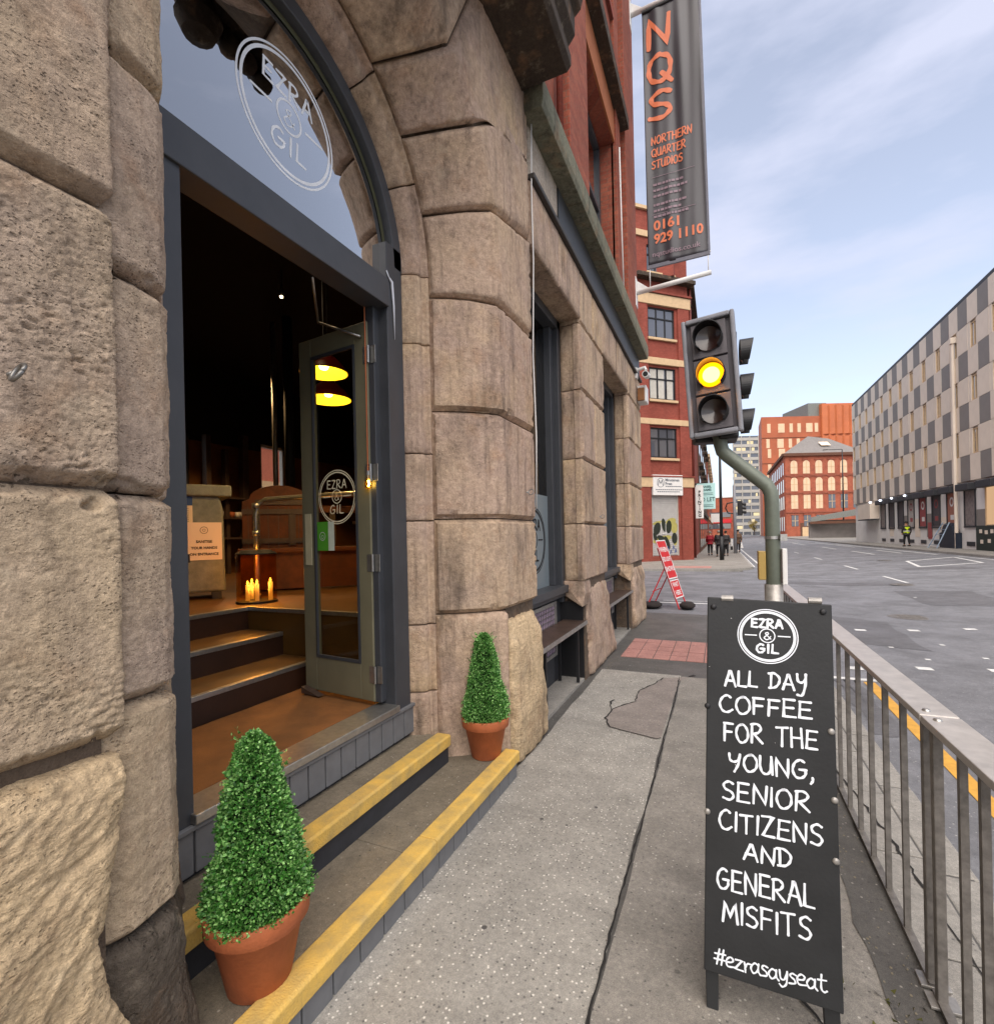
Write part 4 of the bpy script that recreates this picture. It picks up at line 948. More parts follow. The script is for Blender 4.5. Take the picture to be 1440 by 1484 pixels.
# ------------------------------------------------------------------ cafe interior
def pt(name, loc, e, col, r=.05, parent=None):
    l = bpy.data.lights.new(name, 'POINT'); l.energy = e; l.color = col; l.shadow_soft_size = r
    o = bpy.data.objects.new(name, l); COL.objects.link(o); par(o, parent); o.location = Vector(loc) - (parent.location if parent else Vector())
    if parent: o.matrix_parent_inverse = Matrix.Identity(4)
    return o
def spot(name, loc, e, col, r=.06, ang=150, parent=None):
    l = bpy.data.lights.new(name, 'SPOT'); l.energy = e; l.color = col; l.shadow_soft_size = r; l.spot_size = math.radians(ang); l.spot_blend = .3
    o = bpy.data.objects.new(name, l); COL.objects.link(o)
    if parent: par(o, parent); o.matrix_parent_inverse = Matrix.Identity(4)
    o.location = Vector(loc) - (parent.location if parent else Vector()); return o
obj('floor', MB().box((-9, -3, .3), (-2.1, 10.2, .58)), m_vinyl, kind=ST)
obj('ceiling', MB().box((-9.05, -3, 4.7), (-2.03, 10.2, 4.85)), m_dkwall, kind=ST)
wl = MB()                                               # back wall with two window openings
ys_ = [-3, 5.05, 5.42, 6.85, 7.42, 10.2]
for a, b in ((-3, 5.05), (5.45, 6.86), (7.44, 10.2)): wl.box((-8.15, a, .5), (-8.0, b, 3.4))
for a, b in ((5.05, 5.45), (6.86, 7.44)): wl.box((-8.15, a, .5), (-8.0, b, 2.45))
obj('wall', wl, m_ochre, kind=ST)
wu = MB()  # upper back wall coloured dark to stand in for the unlit room above
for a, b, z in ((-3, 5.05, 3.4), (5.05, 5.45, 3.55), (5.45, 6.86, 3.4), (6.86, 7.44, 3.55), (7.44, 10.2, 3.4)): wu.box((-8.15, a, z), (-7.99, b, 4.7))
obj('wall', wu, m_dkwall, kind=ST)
wl = MB(); wl.box((-8.1, -3.1, .5), (-2.03, -3.0, 4.7)); wl.box((-8.1, 9.9, .5), (-2.03, 10.1, 4.7)); obj('wall', wl, m_ochre, kind=ST)
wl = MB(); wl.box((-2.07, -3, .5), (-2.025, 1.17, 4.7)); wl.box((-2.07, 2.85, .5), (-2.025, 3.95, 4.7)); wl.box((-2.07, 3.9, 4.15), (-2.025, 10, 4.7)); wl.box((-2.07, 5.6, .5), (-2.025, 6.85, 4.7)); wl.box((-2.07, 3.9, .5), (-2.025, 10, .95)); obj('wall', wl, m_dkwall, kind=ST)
# upper level of the room: deck and stairs
TZ = 1.13
dk = MB(); dk.poly([(-9, -3, TZ - .55), (-3.62, -3, TZ - .55), (-3.62, 2.62, TZ - .55), (-3.62, 2.95, TZ - .55), (-2.92, 2.95, TZ - .55), (-2.1, 2.95, TZ - .55), (-2.1, 10, TZ - .55), (-9, 10, TZ - .55)], (0, 0, .55))
obj('raised_floor', dk, m_vinyl, kind=ST)
obj('raised_floor_front', MB().box((-3.60, 2.935, .58), (-2.1, 2.948, TZ - .03)), pbr('ochre riser board', '#5f4219', .45, var=.4, vs=3), kind=ST)
STC = thing('inner_staircase', 'three brown steps with pale metal edgings inside the doorway', 'stairs', (-3.2, 1.5, .58))
for k, (x, z) in enumerate(((-2.84, .765), (-3.21, .945), (-3.60, TZ))):
    y1 = 2.93
    obj('step', MB().box((x - .45, -1.5, .58 if k < 1 else .70), (x, y1, z - .004)), m_brnris, STC)
    obj('tread_carpet', MB().box((x - .42, -1.5, z - .003), (x - .03, y1, z + .002)), m_mat if 0 else m_vinyl, STC)
    obj('nosing_strip', MB().box((x - .035, -1.5, z - .028), (x + .006, y1, z + .004)), m_alu, STC, bevel=.003)
obj('nosing_strip', MB().box((-3.60, 2.925, TZ - .03), (-2.12, 2.958, TZ + .004)), m_alu, STC, bevel=.003)
mt = MB(); mt.grid(lambda i, j: (-2.08 - .74 * i / 20, 1.25 + 1.62 * j / 30, .592 + .004 * noise.noise(Vector((i * .3, j * .3, 0)))), 21, 31)
o = obj('doormat', mt, m_mat, smooth=True, label='brown coir matting just inside the open door', cat='doormat')
# timber cladding posts, dark columns and pipes at the back
for i, (y, z1, w) in enumerate(((4.9, 3.1, .10), (5.6, 3.5, .09), (5.95, 3.3, .07), (6.3, 3.6, .12))):
    o = obj('timber_post', MB().box((-7.9, y, TZ), (-7.78, y + w, z1)), m_wood, bevel=.01, label=['dark timber post left of the two back windows', 'dark timber post next to the smaller back window', 'thin timber post in the middle of the back wall', 'widest timber post beside the brick-view window'][i], cat='post', group='timber posts along the back wall')
for i, (x, y) in enumerate(((-5.6, 5.05), (-5.3, 5.02))):
    mb = MB(); mb.tube([(x, y, TZ), (x, y, 4.7)], .035 + .03 * i, 14)
    obj('steel_column', mb, m_black if i else m_alu, smooth=True, label=['thin bright steel pipe standing behind the arched bench', 'thick black column standing behind the arched bench'][i], cat='column')
# back windows
for i, (y0, y1) in enumerate(((5.05, 5.45), (6.86, 7.44))):
    t = thing('back_window', ['narrow back window half hidden by the grey cabinet', 'back window looking out on red brick above the arched bench'][i], 'window', (-8.05, y0, 2.45))
    f = MB(); f.box((-8.1, y0, 2.45), (-8.02, y0 + .04, 3.55)); f.box((-8.1, y1 - .04, 2.45), (-8.02, y1, 3.55)); f.box((-8.1, y0, 3.5), (-8.02, y1, 3.55)); f.box((-8.1, y0, 2.45), (-8.02, y1, 2.5))
    obj('frame', f, m_white2 if i else m_frame, t); obj('pane', MB().box((-8.07, y0 + .04, 2.5), (-8.065, y1 - .04, 3.5)), g_door, t)
bb = thing('rear_building', 'red brick building with pale bands seen through the cafe back windows', 'building', (-13, 8, 0))
obj('wall', MB().box((-24, 4, -.4), (-23, 34, 9)), pbr('lightened rear brick', '#b56a55', .8), bb)  # brick colour lightened in place of daylight on the wall
for z in (7.0, 4.6): obj('band', MB().box((-23.0, 4, z), (-22.9, 34, z + .45)), m_cream, bb)
for y in (14, 17, 20, 23): obj('window', MB().box((-23.0, y, 1.6), (-22.95, y + 1.6, 4.4)), g_far, bb)
# grey cabinet with notices
cbt = thing('metal_cabinet', 'scuffed grey metal cabinet with notices taped on, at the top of the inner steps', 'cabinet', (-4.75, 3.1, TZ))
cd = Vector((-.50, -.866, 0)); cn = Vector((.866, -.50, 0)); C0 = Vector((-4.42, 3.36, TZ))
def CF(a, b, z): return C0 + cd * a + cn * b + Vector((0, 0, z))
obj('body', MB().poly([CF(0, 0, .07), CF(.78, 0, .07), CF(.78, 0, 1.0), CF(.04, 0, 1.0), CF(.01, 0, .85)], -cn * .5), m_greym, cbt, bevel=.02)
obj('lid', MB().box((-.06, -.55, .99), (.82, .04, 1.10), CF), m_greym, cbt, bevel=.015)
obj('handle', MB().box((.30, .0, .36), (.52, .02, .44), CF), m_black, cbt)
for a in (.04, .7): obj('foot', MB().box((a, -.06, 0), (a + .08, -.0, .07), CF), m_black, cbt)
n1 = obj('notice', MB().box((.03, .004, .38), (.33, .008, .74), CF), m_pink, cbt, label='pale pink hand-hygiene notice on the cabinet')
tx = MB()
for i, (s_, sz) in enumerate((('SANITISE', .034), ('YOUR HANDS', .034), ('ON ENTRANCE', .034))):
    q = text_mesh(s_, sz, CF(.18, .0095, .555 - i * .06), -cd, (0, 0, 1), .0012); tx.add(q.v, q.f)
ring(tx, CF(.18, .0095, .665), -cd, (0, 0, 1), .030, .034, 30); ring(tx, CF(.18, .0095, .665), -cd, (0, 0, 1), .010, .013, 20)
obj('print', tx, m_ink, n1)
n2 = obj('notice', MB().box((.27, .002, .72), (.62, .004, .97), CF), m_paper, cbt)
obj('print', MB().box((.27, .005, .90), (.62, .006, .985), CF), m_blue, n2)
ln = MB()
for i in range(9): ln.box((.30, .0052, .87 - i * .018), (.30 + [.24, .2, .26, .18, .25, .22, .26, .15, .2][i], .006, .876 - i * .018), CF)
obj('small_print', ln, m_greym, n2)
obj('notice', MB().box((.37, .004, .36), (.66, .008, .71), CF), m_paper, cbt)
# pipe handrail at the stair head
hr = thing('pipe_handrail', 'grey pipe handrail turning down at the head of the inner steps', 'handrail', (-4.05, 3.5, TZ))
mb = MB(); mb.tube([(-4.02, 3.38, TZ), (-4.02, 3.38, TZ + .80), (-4.01, 3.40, TZ + .90), (-3.96, 3.44, TZ + .945), (-3.2, 3.52, TZ + .955), (-2.2, 3.6, TZ + .96)], .024, 12)
obj('rail', mb, m_alu, hr, smooth=True)
for z in (.02, .62, .88):
    mb = MB(); mb.tube([(-4.02, 3.38, TZ + z - .02), (-4.02, 3.38, TZ + z + .03)], .034, 12); obj('pipe_collar', mb, m_alu, hr, smooth=True)
mb = MB(); mb.tube([(-4.9, 4.6, TZ + 1.1), (-2.3, 4.6, TZ + .98)], .02, 8)
obj('rail', mb, m_orange, hr)
# lantern with candles
lt = thing('glass_lantern', 'big amber glass hurricane lantern with lit candles on the upper step edge', 'lantern', (-3.72, 3.22, TZ))
lc = Vector((-3.80, 3.19, TZ))
mb = MB(); mb.lathe([(.165, .02), (.165, .44)], lc, 36); obj('glass', mb, g_amber, lt, smooth=True)
mb = MB(); mb.lathe([(0, 0), (.17, 0), (.17, .02), (0, .02)], lc, 36); obj('base', mb, m_black, lt)
mb = MB(); mb.lathe([(0, .47), (.12, .47), (.17, .44), (.17, .43), (0, .43)], lc, 36); obj('lid', mb, m_black, lt)
for i, (dx, dy, h) in enumerate(((-.03, -.07, .14), (.05, -.04, .15), (-.11, .04, .15), (.10, .06, .16))):
    p = lc + Vector((dx, dy, .021))
    mb = MB(); mb.lathe([(0, 0), (.018, 0), (.018, h), (.004, h - .004)], p, 16); c_ = obj('candle', mb, pbr('wax', '#efe2c4', .5, emit='#ffb050', es=.3, bump=0) if i == 0 else MATS['wax'], lt, smooth=True)
    mb = MB(); mb.lathe([(0, h), (.007, h + .008), (.009, h + .018), (.004, h + .032), (0, h + .04)], p, 12); obj('flame', mb, emis('flame', '#ffb53a', 9), c_, smooth=True)
    pt('candle_light', p + Vector((0, 0, h + .09)), 1.6, (1, .55, .16), .02)
# orange bench with arched back
ob = thing('arched_bench', 'orange wooden settle with arched panelled back behind the lantern', 'settle', (-5.0, 4.3, TZ))
od = Vector((.70, .71, 0)); on = Vector((.71, -.70, 0)); O0 = Vector((-4.98, 4.0, TZ))
def OB(a, b, z): return O0 + od * a + on * b + Vector((0, 0, z))
ap = [OB(0, 0, .0), OB(0, 0, 1.0)] + [OB(.4 - .32 * math.cos(a), 0, 1.04 + .16 * math.sin(a)) for a in [PI * i / 12 for i in range(13)]] + [OB(.8, 0, 1.0), OB(.8, 0, 0)]
obj('back_panel', MB().poly(ap, -on * .05), m_orange, ob, bevel=.008)
obj('head_board', MB().box((.14, .0, .97), (.66, .02, 1.03), OB), m_wood, ob)
obj('seat', MB().box((0, .0, .42), (1.9, .45, .47), OB), m_orange, ob, bevel=.008)
for a in (.06, .16, .27, .38, .49, .60, .71): obj('plank_joint', MB().box((a, .0005, .03), (a + .008, .003, .95), OB), m_wood, ob)
for z in (.18, .52, .86): obj('cross_rail', MB().box((.0, .003, z), (.8, .022, z + .06), OB), m_wood, ob)
for a in (.12, .5, .95, 1.4): obj('slat', MB().box((a, .01, .5), (a + .07, .03, .9), OB), m_wood, ob)
obj('front_panel', MB().box((.02, .38, .02), (1.85, .41, .42), OB), m_orange, ob)
obj('top_rail', MB().box((.8, -.03, .88), (1.9, .03, .96), OB), m_orange, ob)
# shelves and a counter with a lit glass display, seen through the door glass
ct = thing('cafe_counter', 'wooden cafe counter with a glass display case behind the open door', 'counter', (-3.3, 5.6, TZ))
obj('carcass', MB().box((-4.4, 5.3, TZ), (-2.3, 6.2, TZ + .75)), m_orange, ct)
obj('worktop', MB().box((-4.45, 5.25, TZ + .75), (-2.25, 6.25, TZ + .79)), m_wood, ct)
f = MB()
for z in (.79, 1.0, 1.22): f.box((-3.9, 5.3, TZ + z), (-2.5, 5.75, TZ + z + .012))
obj('glass_shelf', f, m_alu, ct); obj('display_glass', MB().box((-3.9, 5.29, TZ + .8), (-2.5, 5.295, TZ + 1.22)), g_door, ct)
obj('display_lamp', MB().box((-3.8, 5.5, TZ + 1.19), (-2.6, 5.53, TZ + 1.205)), emis('cold strip', '#bfe6e0', 4), ct)
R = random.Random(4)
for i in range(8):
    mb = MB(); p = (-3.8 + i * .16, 5.45, TZ + .805 + (.21 if i % 2 else 0)); mb.lathe([(0, 0), (.05, 0), (.065, .04), (.04, .07), (0, .08)], p, 12)
    obj('cake', mb, [m_cream, m_wood, m_terra][i % 3], smooth=True, label='small bun in the glass display case', cat='bun', group='small buns in the glass display case')
sh = thing('wall_shelves', 'dark shelves with crockery on the back wall right of the window', 'shelves', (-7.9, 8.5, TZ))
for z in (.6, .95, 1.3): obj('shelf', MB().box((-7.98, 5.7, TZ + z), (-7.7, 6.75, TZ + z + .03)), m_wood, sh)
for i in range(9):
    mb = MB(); mb.lathe([(0, 0), (.04, 0), (.05, .1), (.045, .1), (0, .01)], (-7.85, 5.78 + i * .11, TZ + .981), 10); obj('cup', mb, m_white2 if i % 3 else m_terra, smooth=True, label='small cup on the dark back shelves', cat='cup', group='small cups on the back shelves')
# pendant lamps
def pendant(c, label, rr=.205, e=26, drop=4.7):
    t = thing('pendant_lamp', label, 'lamp', c)
    c = Vector(c); k = rr / .205
    pr = [(.205, 0), (.203, .012), (.165, .07), (.11, .13), (.06, .165), (.05, .21), (.035, .23), (0, .235)]
    mb = MB(); mb.lathe([(r * k, z * k) for r, z in pr], c, 40); obj('shade', mb, pbr('red enamel', '#7c1d12', .35, var=.2, bump=0), t, smooth=True)
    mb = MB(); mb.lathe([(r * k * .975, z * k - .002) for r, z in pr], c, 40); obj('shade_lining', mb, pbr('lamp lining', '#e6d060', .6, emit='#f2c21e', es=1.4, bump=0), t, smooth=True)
    mb = MB(); mb.lathe([(0, 0), (.03, .005), (.045, .04), (.03, .08), (.015, .1)], c + Vector((0, 0, .03)), 16); obj('bulb', mb, emis('bulb', '#ffd36a', 26), t, smooth=True)
    mb = MB(); mb.tube([c + Vector((0, 0, .22)), (c.x, c.y, drop)], .006, 6); obj('flex', mb, m_black, t)
    spot('lamp_light', c + Vector((0, 0, -.01)), e * 1.1, (1, .62, .25), .08, 155, t)
pendant((-3.30, 3.60, 2.98), 'lower red pendant lamp with yellow inside, seen through the door glass')
pendant((-2.93, 3.15, 3.04), 'upper red pendant lamp, half hidden behind the door stile', .19, 18)
pendant((-5.6, 1.2, 3.3), 'red pendant lamp deep inside above the stairs, hidden by the left jamb', .19, 4)
bl = thing('bare_bulb', 'small bare filament bulb hanging in the doorway by the hinges', 'bulb', (-2.02, 2.575, 2.0))
mb = MB(); mb.tube([(-2.045, 2.57, 3.16), (-2.045, 2.57, 2.11)], .004, 6); obj('flex', mb, m_terra, bl)
mb = MB(); mb.lathe([(0, -.05), (.02, -.04), (.024, -.01), (.012, .03), (.010, .05)], (-2.045, 2.57, 2.04), 16); obj('glass', mb, glassmat('bulb glass', 1, '#ffe0a0'), bl, smooth=True)
mb = MB(); mb.tube([(-2.045, 2.57, 2.01), (-2.04, 2.575, 2.03), (-2.045, 2.57, 2.05)], .005, 6); obj('filament', mb, emis('filament', '#ffdf70', 45), bl)
mb = MB(); mb.tube([(-2.045, 2.57, 2.06), (-2.045, 2.57, 2.11)], .011, 10); obj('socket', mb, m_alu, bl)
for i, (x, y, z) in enumerate(((-4.4, 4.1, 4.4), (-3.1, 2.6, 4.3), (-3.5, 3.2, 4.35), (-3.6, 1.9, 4.6))):
    t = thing('spotlight', ['small ceiling spotlight glinting in the middle of the dark ceiling', 'small chrome spotlight just under the transom', 'small chrome spotlight farther back under the transom', 'ceiling spotlight at the left end of the transom'][i], 'spotlight', (x, y, z), 'small spotlights under the dark ceiling')
    mb = MB(); mb.tube([(x, y, z + .06), (x + .03, y - .03, z - .02)], .03, 12); obj('can', mb, m_alu, t, smooth=True)
    mb = MB(); mb.tube([(x, y, z + .06), (x, y, 4.7)], .008, 6); obj('stem', mb, m_black, t)
    mb = MB(); mb.lathe([(0, 0), (.018, 0)], (x + .031, y - .032, z - .024), 12, (.03, -.03, -.08)); obj('lens', mb, emis('spot', '#ffe0a8', 9), t)
spot('room_light', (-6.2, 5.0, 4.2), 110, (1, .6, .25), .15, 110); spot('room_light', (-5.4, 7.6, 4.2), 110, (1, .6, .25), .15, 110)
pt('shade_fill', (-2.75, 2.75, 3.75), 2.2, (1, .7, .4), .1)  # added unseen fill that brings out the red of the pendant shades
pt('window_lamp', (-2.35, 5.1, 2.55), 3, (1, .75, .35), .06)
wp = thing('small_lamp', 'small warm lamp glowing behind the first side window', 'lamp', (-2.4, 5.1, 2.5))
mb = MB(); mb.lathe([(.02, .12), (.07, 0)], (-2.4, 5.1, 2.55), 20); obj('shade', mb, m_alu, wp, smooth=True)
mb = MB(); mb.lathe([(0, -.02), (.03, .01), (0, .05)], (-2.4, 5.1, 2.56), 12); obj('bulb', mb, emis('warm small bulb', '#ffd060', 12), wp)
mb = MB(); mb.tube([(-2.4, 5.1, 2.67), (-2.4, 5.1, 4.7)], .005, 6); obj('flex', mb, m_black, wp)

# ------------------------------------------------------------------ topiaries in pots
m, t_, b = newmat('box leaf'); m_leaf = m
ge = N(t_, 'ShaderNodeNewGeometry'); cr_ = N(t_, 'ShaderNodeValToRGB'); e_ = cr_.color_ramp.elements
e_[0].color = lin('#27501c'); e_[1].color = lin('#6aa248'); e_.new(.5).color = lin('#417c2c'); e_.new(.9).color = lin('#9ccb78')
t_.links.new(ge.outputs['Random Per Island'], cr_.inputs['Fac']); t_.links.new(cr_.outputs[0], b.inputs['Base Color']); b.inputs['Roughness'].default_value = .42
b.inputs['Subsurface Weight'].default_value = 0
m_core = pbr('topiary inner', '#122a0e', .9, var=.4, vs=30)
def topiary(c, H, r_base, label, n, seed, pot_k=1.0, ls=.011):
    t = thing('potted_topiary', label, 'potted plant', c, 'clipped cone topiaries in terracotta pots')
    c = Vector(c); R = random.Random(seed)
    pr = [(0, 0), (.098, 0), (.102, .004), (.145, .215), (.160, .217), (.166, .222), (.168, .275), (.165, .284), (.155, .284), (.150, .24), (0, .24)]
    mb = MB(); mb.lathe([(r * pot_k, z * pot_k) for r, z in pr], c, 56); pot = obj('pot', mb, m_terra, t, smooth=True)
    pot.data.shade_auto_smooth(use_auto_smooth=True, angle=.6) if hasattr(pot.data, 'shade_auto_smooth') else None
    b = c + Vector((0, 0, .262 * pot_k))
    def rad(h, a):
        f = h / H
        base = r_base * (1 - f) ** .85 * .93 + .035
        if f > .93: base *= max(.15, (1 - f) / .07) ** .5
        base *= min(1, .86 + f * 3)
        return base * (1 + .17 * noise.noise(Vector((math.cos(a) * 1.6, math.sin(a) * 1.6, h * 7 + seed))) + .11 * noise.noise(Vector((math.cos(a) * 4, math.sin(a) * 4, h * 24 + seed))))
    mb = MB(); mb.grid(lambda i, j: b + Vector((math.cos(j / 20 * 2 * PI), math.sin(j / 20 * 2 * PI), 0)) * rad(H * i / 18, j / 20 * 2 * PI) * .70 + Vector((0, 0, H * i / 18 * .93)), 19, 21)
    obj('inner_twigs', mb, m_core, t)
    mb = MB(); mb.tube([c + Vector((0, 0, .2)), c + Vector((0, 0, .2 + H * .8))], .012, 8); obj('stem', mb, m_wood, t)
    mb = MB(); V = mb.v; F = mb.f
    for i in range(n):
        h = H * (1 - math.sqrt(1 - R.random() * .985)) if R.random() < .72 else (R.uniform(0, H) if R.random() < .6 else R.uniform(.8 * H, H)); a = R.uniform(0, 2 * PI)
        r = rad(h, a) * (R.uniform(.80, 1.03) if R.random() < .93 else R.uniform(1.0, 1.12)); p = b + Vector((math.cos(a) * r, math.sin(a) * r, h))
        out = Vector((math.cos(a), math.sin(a), .45)) + Vector((R.gauss(0, .55), R.gauss(0, .55), R.gauss(0, .55))); out.normalize()
        sd_ = out.cross(Vector((R.gauss(0, 1), R.gauss(0, 1), R.gauss(0, 1)))).normalized(); nn = out.cross(sd_)
        l = ls * R.uniform(.6, 1.25); w = l * .36
        q = len(V); V += [tuple(p), tuple(p + out * l * .5 + sd_ * w + nn * l * .1), tuple(p + out * l), tuple(p + out * l * .5 - sd_ * w + nn * l * .1)]
        F += [(q, q + 1, q + 2), (q, q + 2, q + 3)]
    obj('foliage', mb, m_leaf, t)
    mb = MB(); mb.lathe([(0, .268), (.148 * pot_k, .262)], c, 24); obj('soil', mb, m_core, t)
    sp_ = MB()
    for i in range(70):
        h = R.uniform(.02, .97) * H; a = R.uniform(0, 6.28); r = rad(h, a); p = b + Vector((math.cos(a) * r * .85, math.sin(a) * r * .85, h)); q2 = p + Vector((math.cos(a), math.sin(a), R.uniform(.2, 1.1))) * R.uniform(.03, .05); sp_.tube([p, q2], .0008, 3)
        for k in range(4):
            f_ = p.lerp(q2, .5 + k * .16); d_ = Vector((R.gauss(0, 1), R.gauss(0, 1), R.gauss(0, 1))).normalized() * ls * .9; e_2 = d_.cross(Vector((R.gauss(0, 1), R.gauss(0, 1), 1))).normalized() * ls * .3
            sp_.add([f_, f_ + d_ * .5 + e_2, f_ + d_, f_ + d_ * .5 - e_2], [(0, 1, 2), (0, 2, 3)])
    obj('stray_shoots', sp_, m_leaf, t)['kind'] = 'stuff'
topiary((-1.475, 1.215, .167), .585, .142, 'larger-looking cone topiary in a terracotta pot on the near end of the lower step', 30000, 3, 1.0, .0135)
topiary((-1.50, 3.085, .167), .585, .132, 'cone topiary in a terracotta pot against the right-hand door pier', 24000, 8, .97, .0135)

# ------------------------------------------------------------------ chalkboard
AB = thing('pavement_board', 'tall black pavement board with white handwriting about all day coffee', 'sign', (.13, 2.0, 0))
kt = math.atan(.18 / 1.31); bv = Vector((0, math.sin(kt), math.cos(kt))); bn = Vector((0, -math.cos(kt), math.sin(kt)))
BO = Vector((0, 1.87, .115))
def BP(x, q, d=0): return BO + Vector((x, 0, 0)) + bv * q + bn * d
obj('front_board', MB().poly([BP(-.082, .022), BP(.328, .016), BP(.349, 1.306), BP(-.048, 1.322)], -bn * .022), m_blk2, AB, bevel=.004)
for x0, x1, z in ((-.078, -.036, .01), (.276, .322, .004)):
    a0 = Vector((x0, 1.87 - .022, .115)); 
    obj('leg', MB().poly([BP(x0, .03, -.023), BP(x1, .03, -.023), BP(x1 - .002, -.118, -.023), BP(x0 + .002, -.118, -.023)], -bn * .03), m_blk2, AB, bevel=.003)
obj('back_board', MB().poly([(-.05, 2.36, .12), (.36, 2.36, .12), (.345, 2.085, 1.40), (-.04, 2.085, 1.40)], (0, .02, 0)), m_blk2, AB, bevel=.003)
for x in (-.045, .315): obj('leg', MB().poly([(x, 2.395, .0), (x + .04, 2.395, .0), (x + .04, 2.33, .3), (x, 2.33, .3)], (0, .025, 0)), m_blk2, AB)
mb = MB()
for x in (.0, .28): mb.tube([(x, 2.055, 1.42), (x + .04, 2.055, 1.42)], .012, 10)
obj('hinge', mb, m_steel, AB)
for x, q in ((-.028, 1.285), (.322, 1.28), (-.055, .92), (.33, .88), (-.062, .55), (.326, .47), (.33, .66)):
    mb = MB(); mb.lathe([(.0105, 0), (.010, .004), (.004, .006), (0, .006)], BP(x, q, .0), 16, bn); obj('screw', mb, m_black if q > .9 else m_steel, AB, smooth=True)
mb = MB()
UV_ = (Vector((1, 0, 0)), bv)
for txt, xc0, xc1, q0, h in (('ALL DAy', .006, .262, 1.000, .062), ('COFFEE', -.012, .274, .905, .066), ('FOR THE', .0, .286, .806, .070), ('YOUNG,', .013, .272, .706, .066),
                            ('SENIOR', -.008, .256, .602, .070), ('CITIZENS', -.022, .290, .500, .073), ('AND', .053, .198, .413, .062), ('GENERAL', -.032, .258, .302, .078), ('MISFITS', -.018, .246, .200, .078)):
    strokes(mb, txt, BP(0, q0, .0005), *UV_, h * .86, .0088, xc0, xc1, jit=.035, sp=.2, slope=.035)
obj('chalk_lettering', mb, m_chalk, AB)
mb = MB(); strokes(mb, '#ezraqaqqeat'.replace('q', 's', 1).replace('aqqeat', 'aqseat'), BP(0, .055, .0005), *UV_, .052, .0062, -.048, .282, jit=.04, sp=.06, slope=.045)
obj('chalk_hashtag', mb, m_chalk, AB)
obj('badge_print', badge(BP(.148, 1.186, .0006), (1, 0, 0), bv, .097, 1.0), m_chalk, AB)
sm = MB(); R = random.Random(3)
for i in range(5):
    x, q = R.uniform(-.05, .3), R.uniform(.1, 1.25); ring(sm, BP(x, q, .0003), *UV_, 0, R.uniform(.0008, .002), 8, 0.0003)
obj('paint_speck', sm, m_white2, AB)

# ------------------------------------------------------------------ guard railing, two panels
m_railtop = pbr('galvanised rail top', '#bab4ad', .36, .3, var=.3, vs=14, bump=.1, rv=.1)
def rail_panel(y0, y1, ys, posts, label, plate=True):
    t = thing('guard_rail_panel', label, 'guard rail', (.67, y0, 0), 'guard railing panels along the kerb')
    tr_ = MB(); tr_.box((.640, y0 + .003, .972), (.755, y1 - .003, 1.0)); obj('top_rail', tr_, m_railtop, t, bevel=.004)
    obj('bottom_rail', MB().box((.655, y0 + .01, .016), (.685, y1 - .01, .03)), m_steeld, t)
    for y in ys: obj('bar', MB().box((.660, y - .010, .03), (.681, y + .010, .972)), m_steeld, t)
    for y in posts:
        obj('post', MB().box((.656, y - .015, -.02), (.686, y + .015, .972)), m_steeld, t, bevel=.003)
        obj('foot_plate', MB().box((.63, y - .036, .0105), (.72, y + .036, .02)), m_steel, t, bevel=.002)
    for y in (y0 + .05, y1 - .05):
        mb = MB(); mb.lathe([(.013, 0), (.012, .005), (0, .007)], (.675, y, 1.0), 14); obj('bolt', mb, m_alu, t, smooth=True)
    return t
rail_panel(2.245, 7.2, [2.54 + .245 * i for i in range(19)], [2.287, 7.15], 'long grey steel guard rail panel running away behind the chalkboard')
rail_panel(.7, 2.24, [1.99, 1.85, 1.71, 1.57, 1.43, 1.29, 1.15], [2.195, .75], 'near grey steel guard rail panel cut by the right picture edge')

# ------------------------------------------------------------------ traffic signal
TL = thing('traffic_signal', 'traffic signal showing amber on a cranked grey-green pole', 'traffic light', (.40, 4.78, 0))
mb = MB(); px_ = .405
mb.tube([(px_, 4.78, -.05), (px_, 4.78, 1.90), (px_ - .005, 4.78, 1.99), (px_ - .035, 4.78, 2.055), (.075, 4.78, 2.33), (.035, 4.78, 2.375), (.02, 4.78, 2.44), (.015, 4.78, 2.52), (.0, 4.78, 3.3)], .057, 24)
obj('pole', mb, m_pole, TL, smooth=True)
mb = MB(); mb.tube([(px_, 4.78, -.02), (px_, 4.78, 1.22)], .070, 24); obj('pole_sleeve', mb, m_steel, TL, smooth=True)
mb = MB(); mb.tube([(px_, 4.78, 1.60), (px_, 4.78, 1.625)], .063, 24); mb.box((px_ + .05, 4.71, 1.585), (px_ + .10, 4.76, 1.64)); obj('band_clamp', mb, m_alu, TL)
obj('push_button_box', MB().box((px_ - .115, 4.70, 1.26), (px_ - .06, 4.86, 1.50)), pbr('yellow box', '#a68a4a', .5, var=.2), TL, bevel=.006)
obj('push_button_box', MB().box((px_ + .062, 4.72, 1.22), (px_ + .098, 4.84, 1.52)), m_white2, TL, bevel=.006)
m_lensr = pbr('unlit red lens', '#2a0d08', .3, bump=0, coat=.5); m_lensg = pbr('unlit green lens', '#2b1408', .3, bump=0, coat=.5)
e_amb = emis('amber lens', '#ff8a04', 2.6)
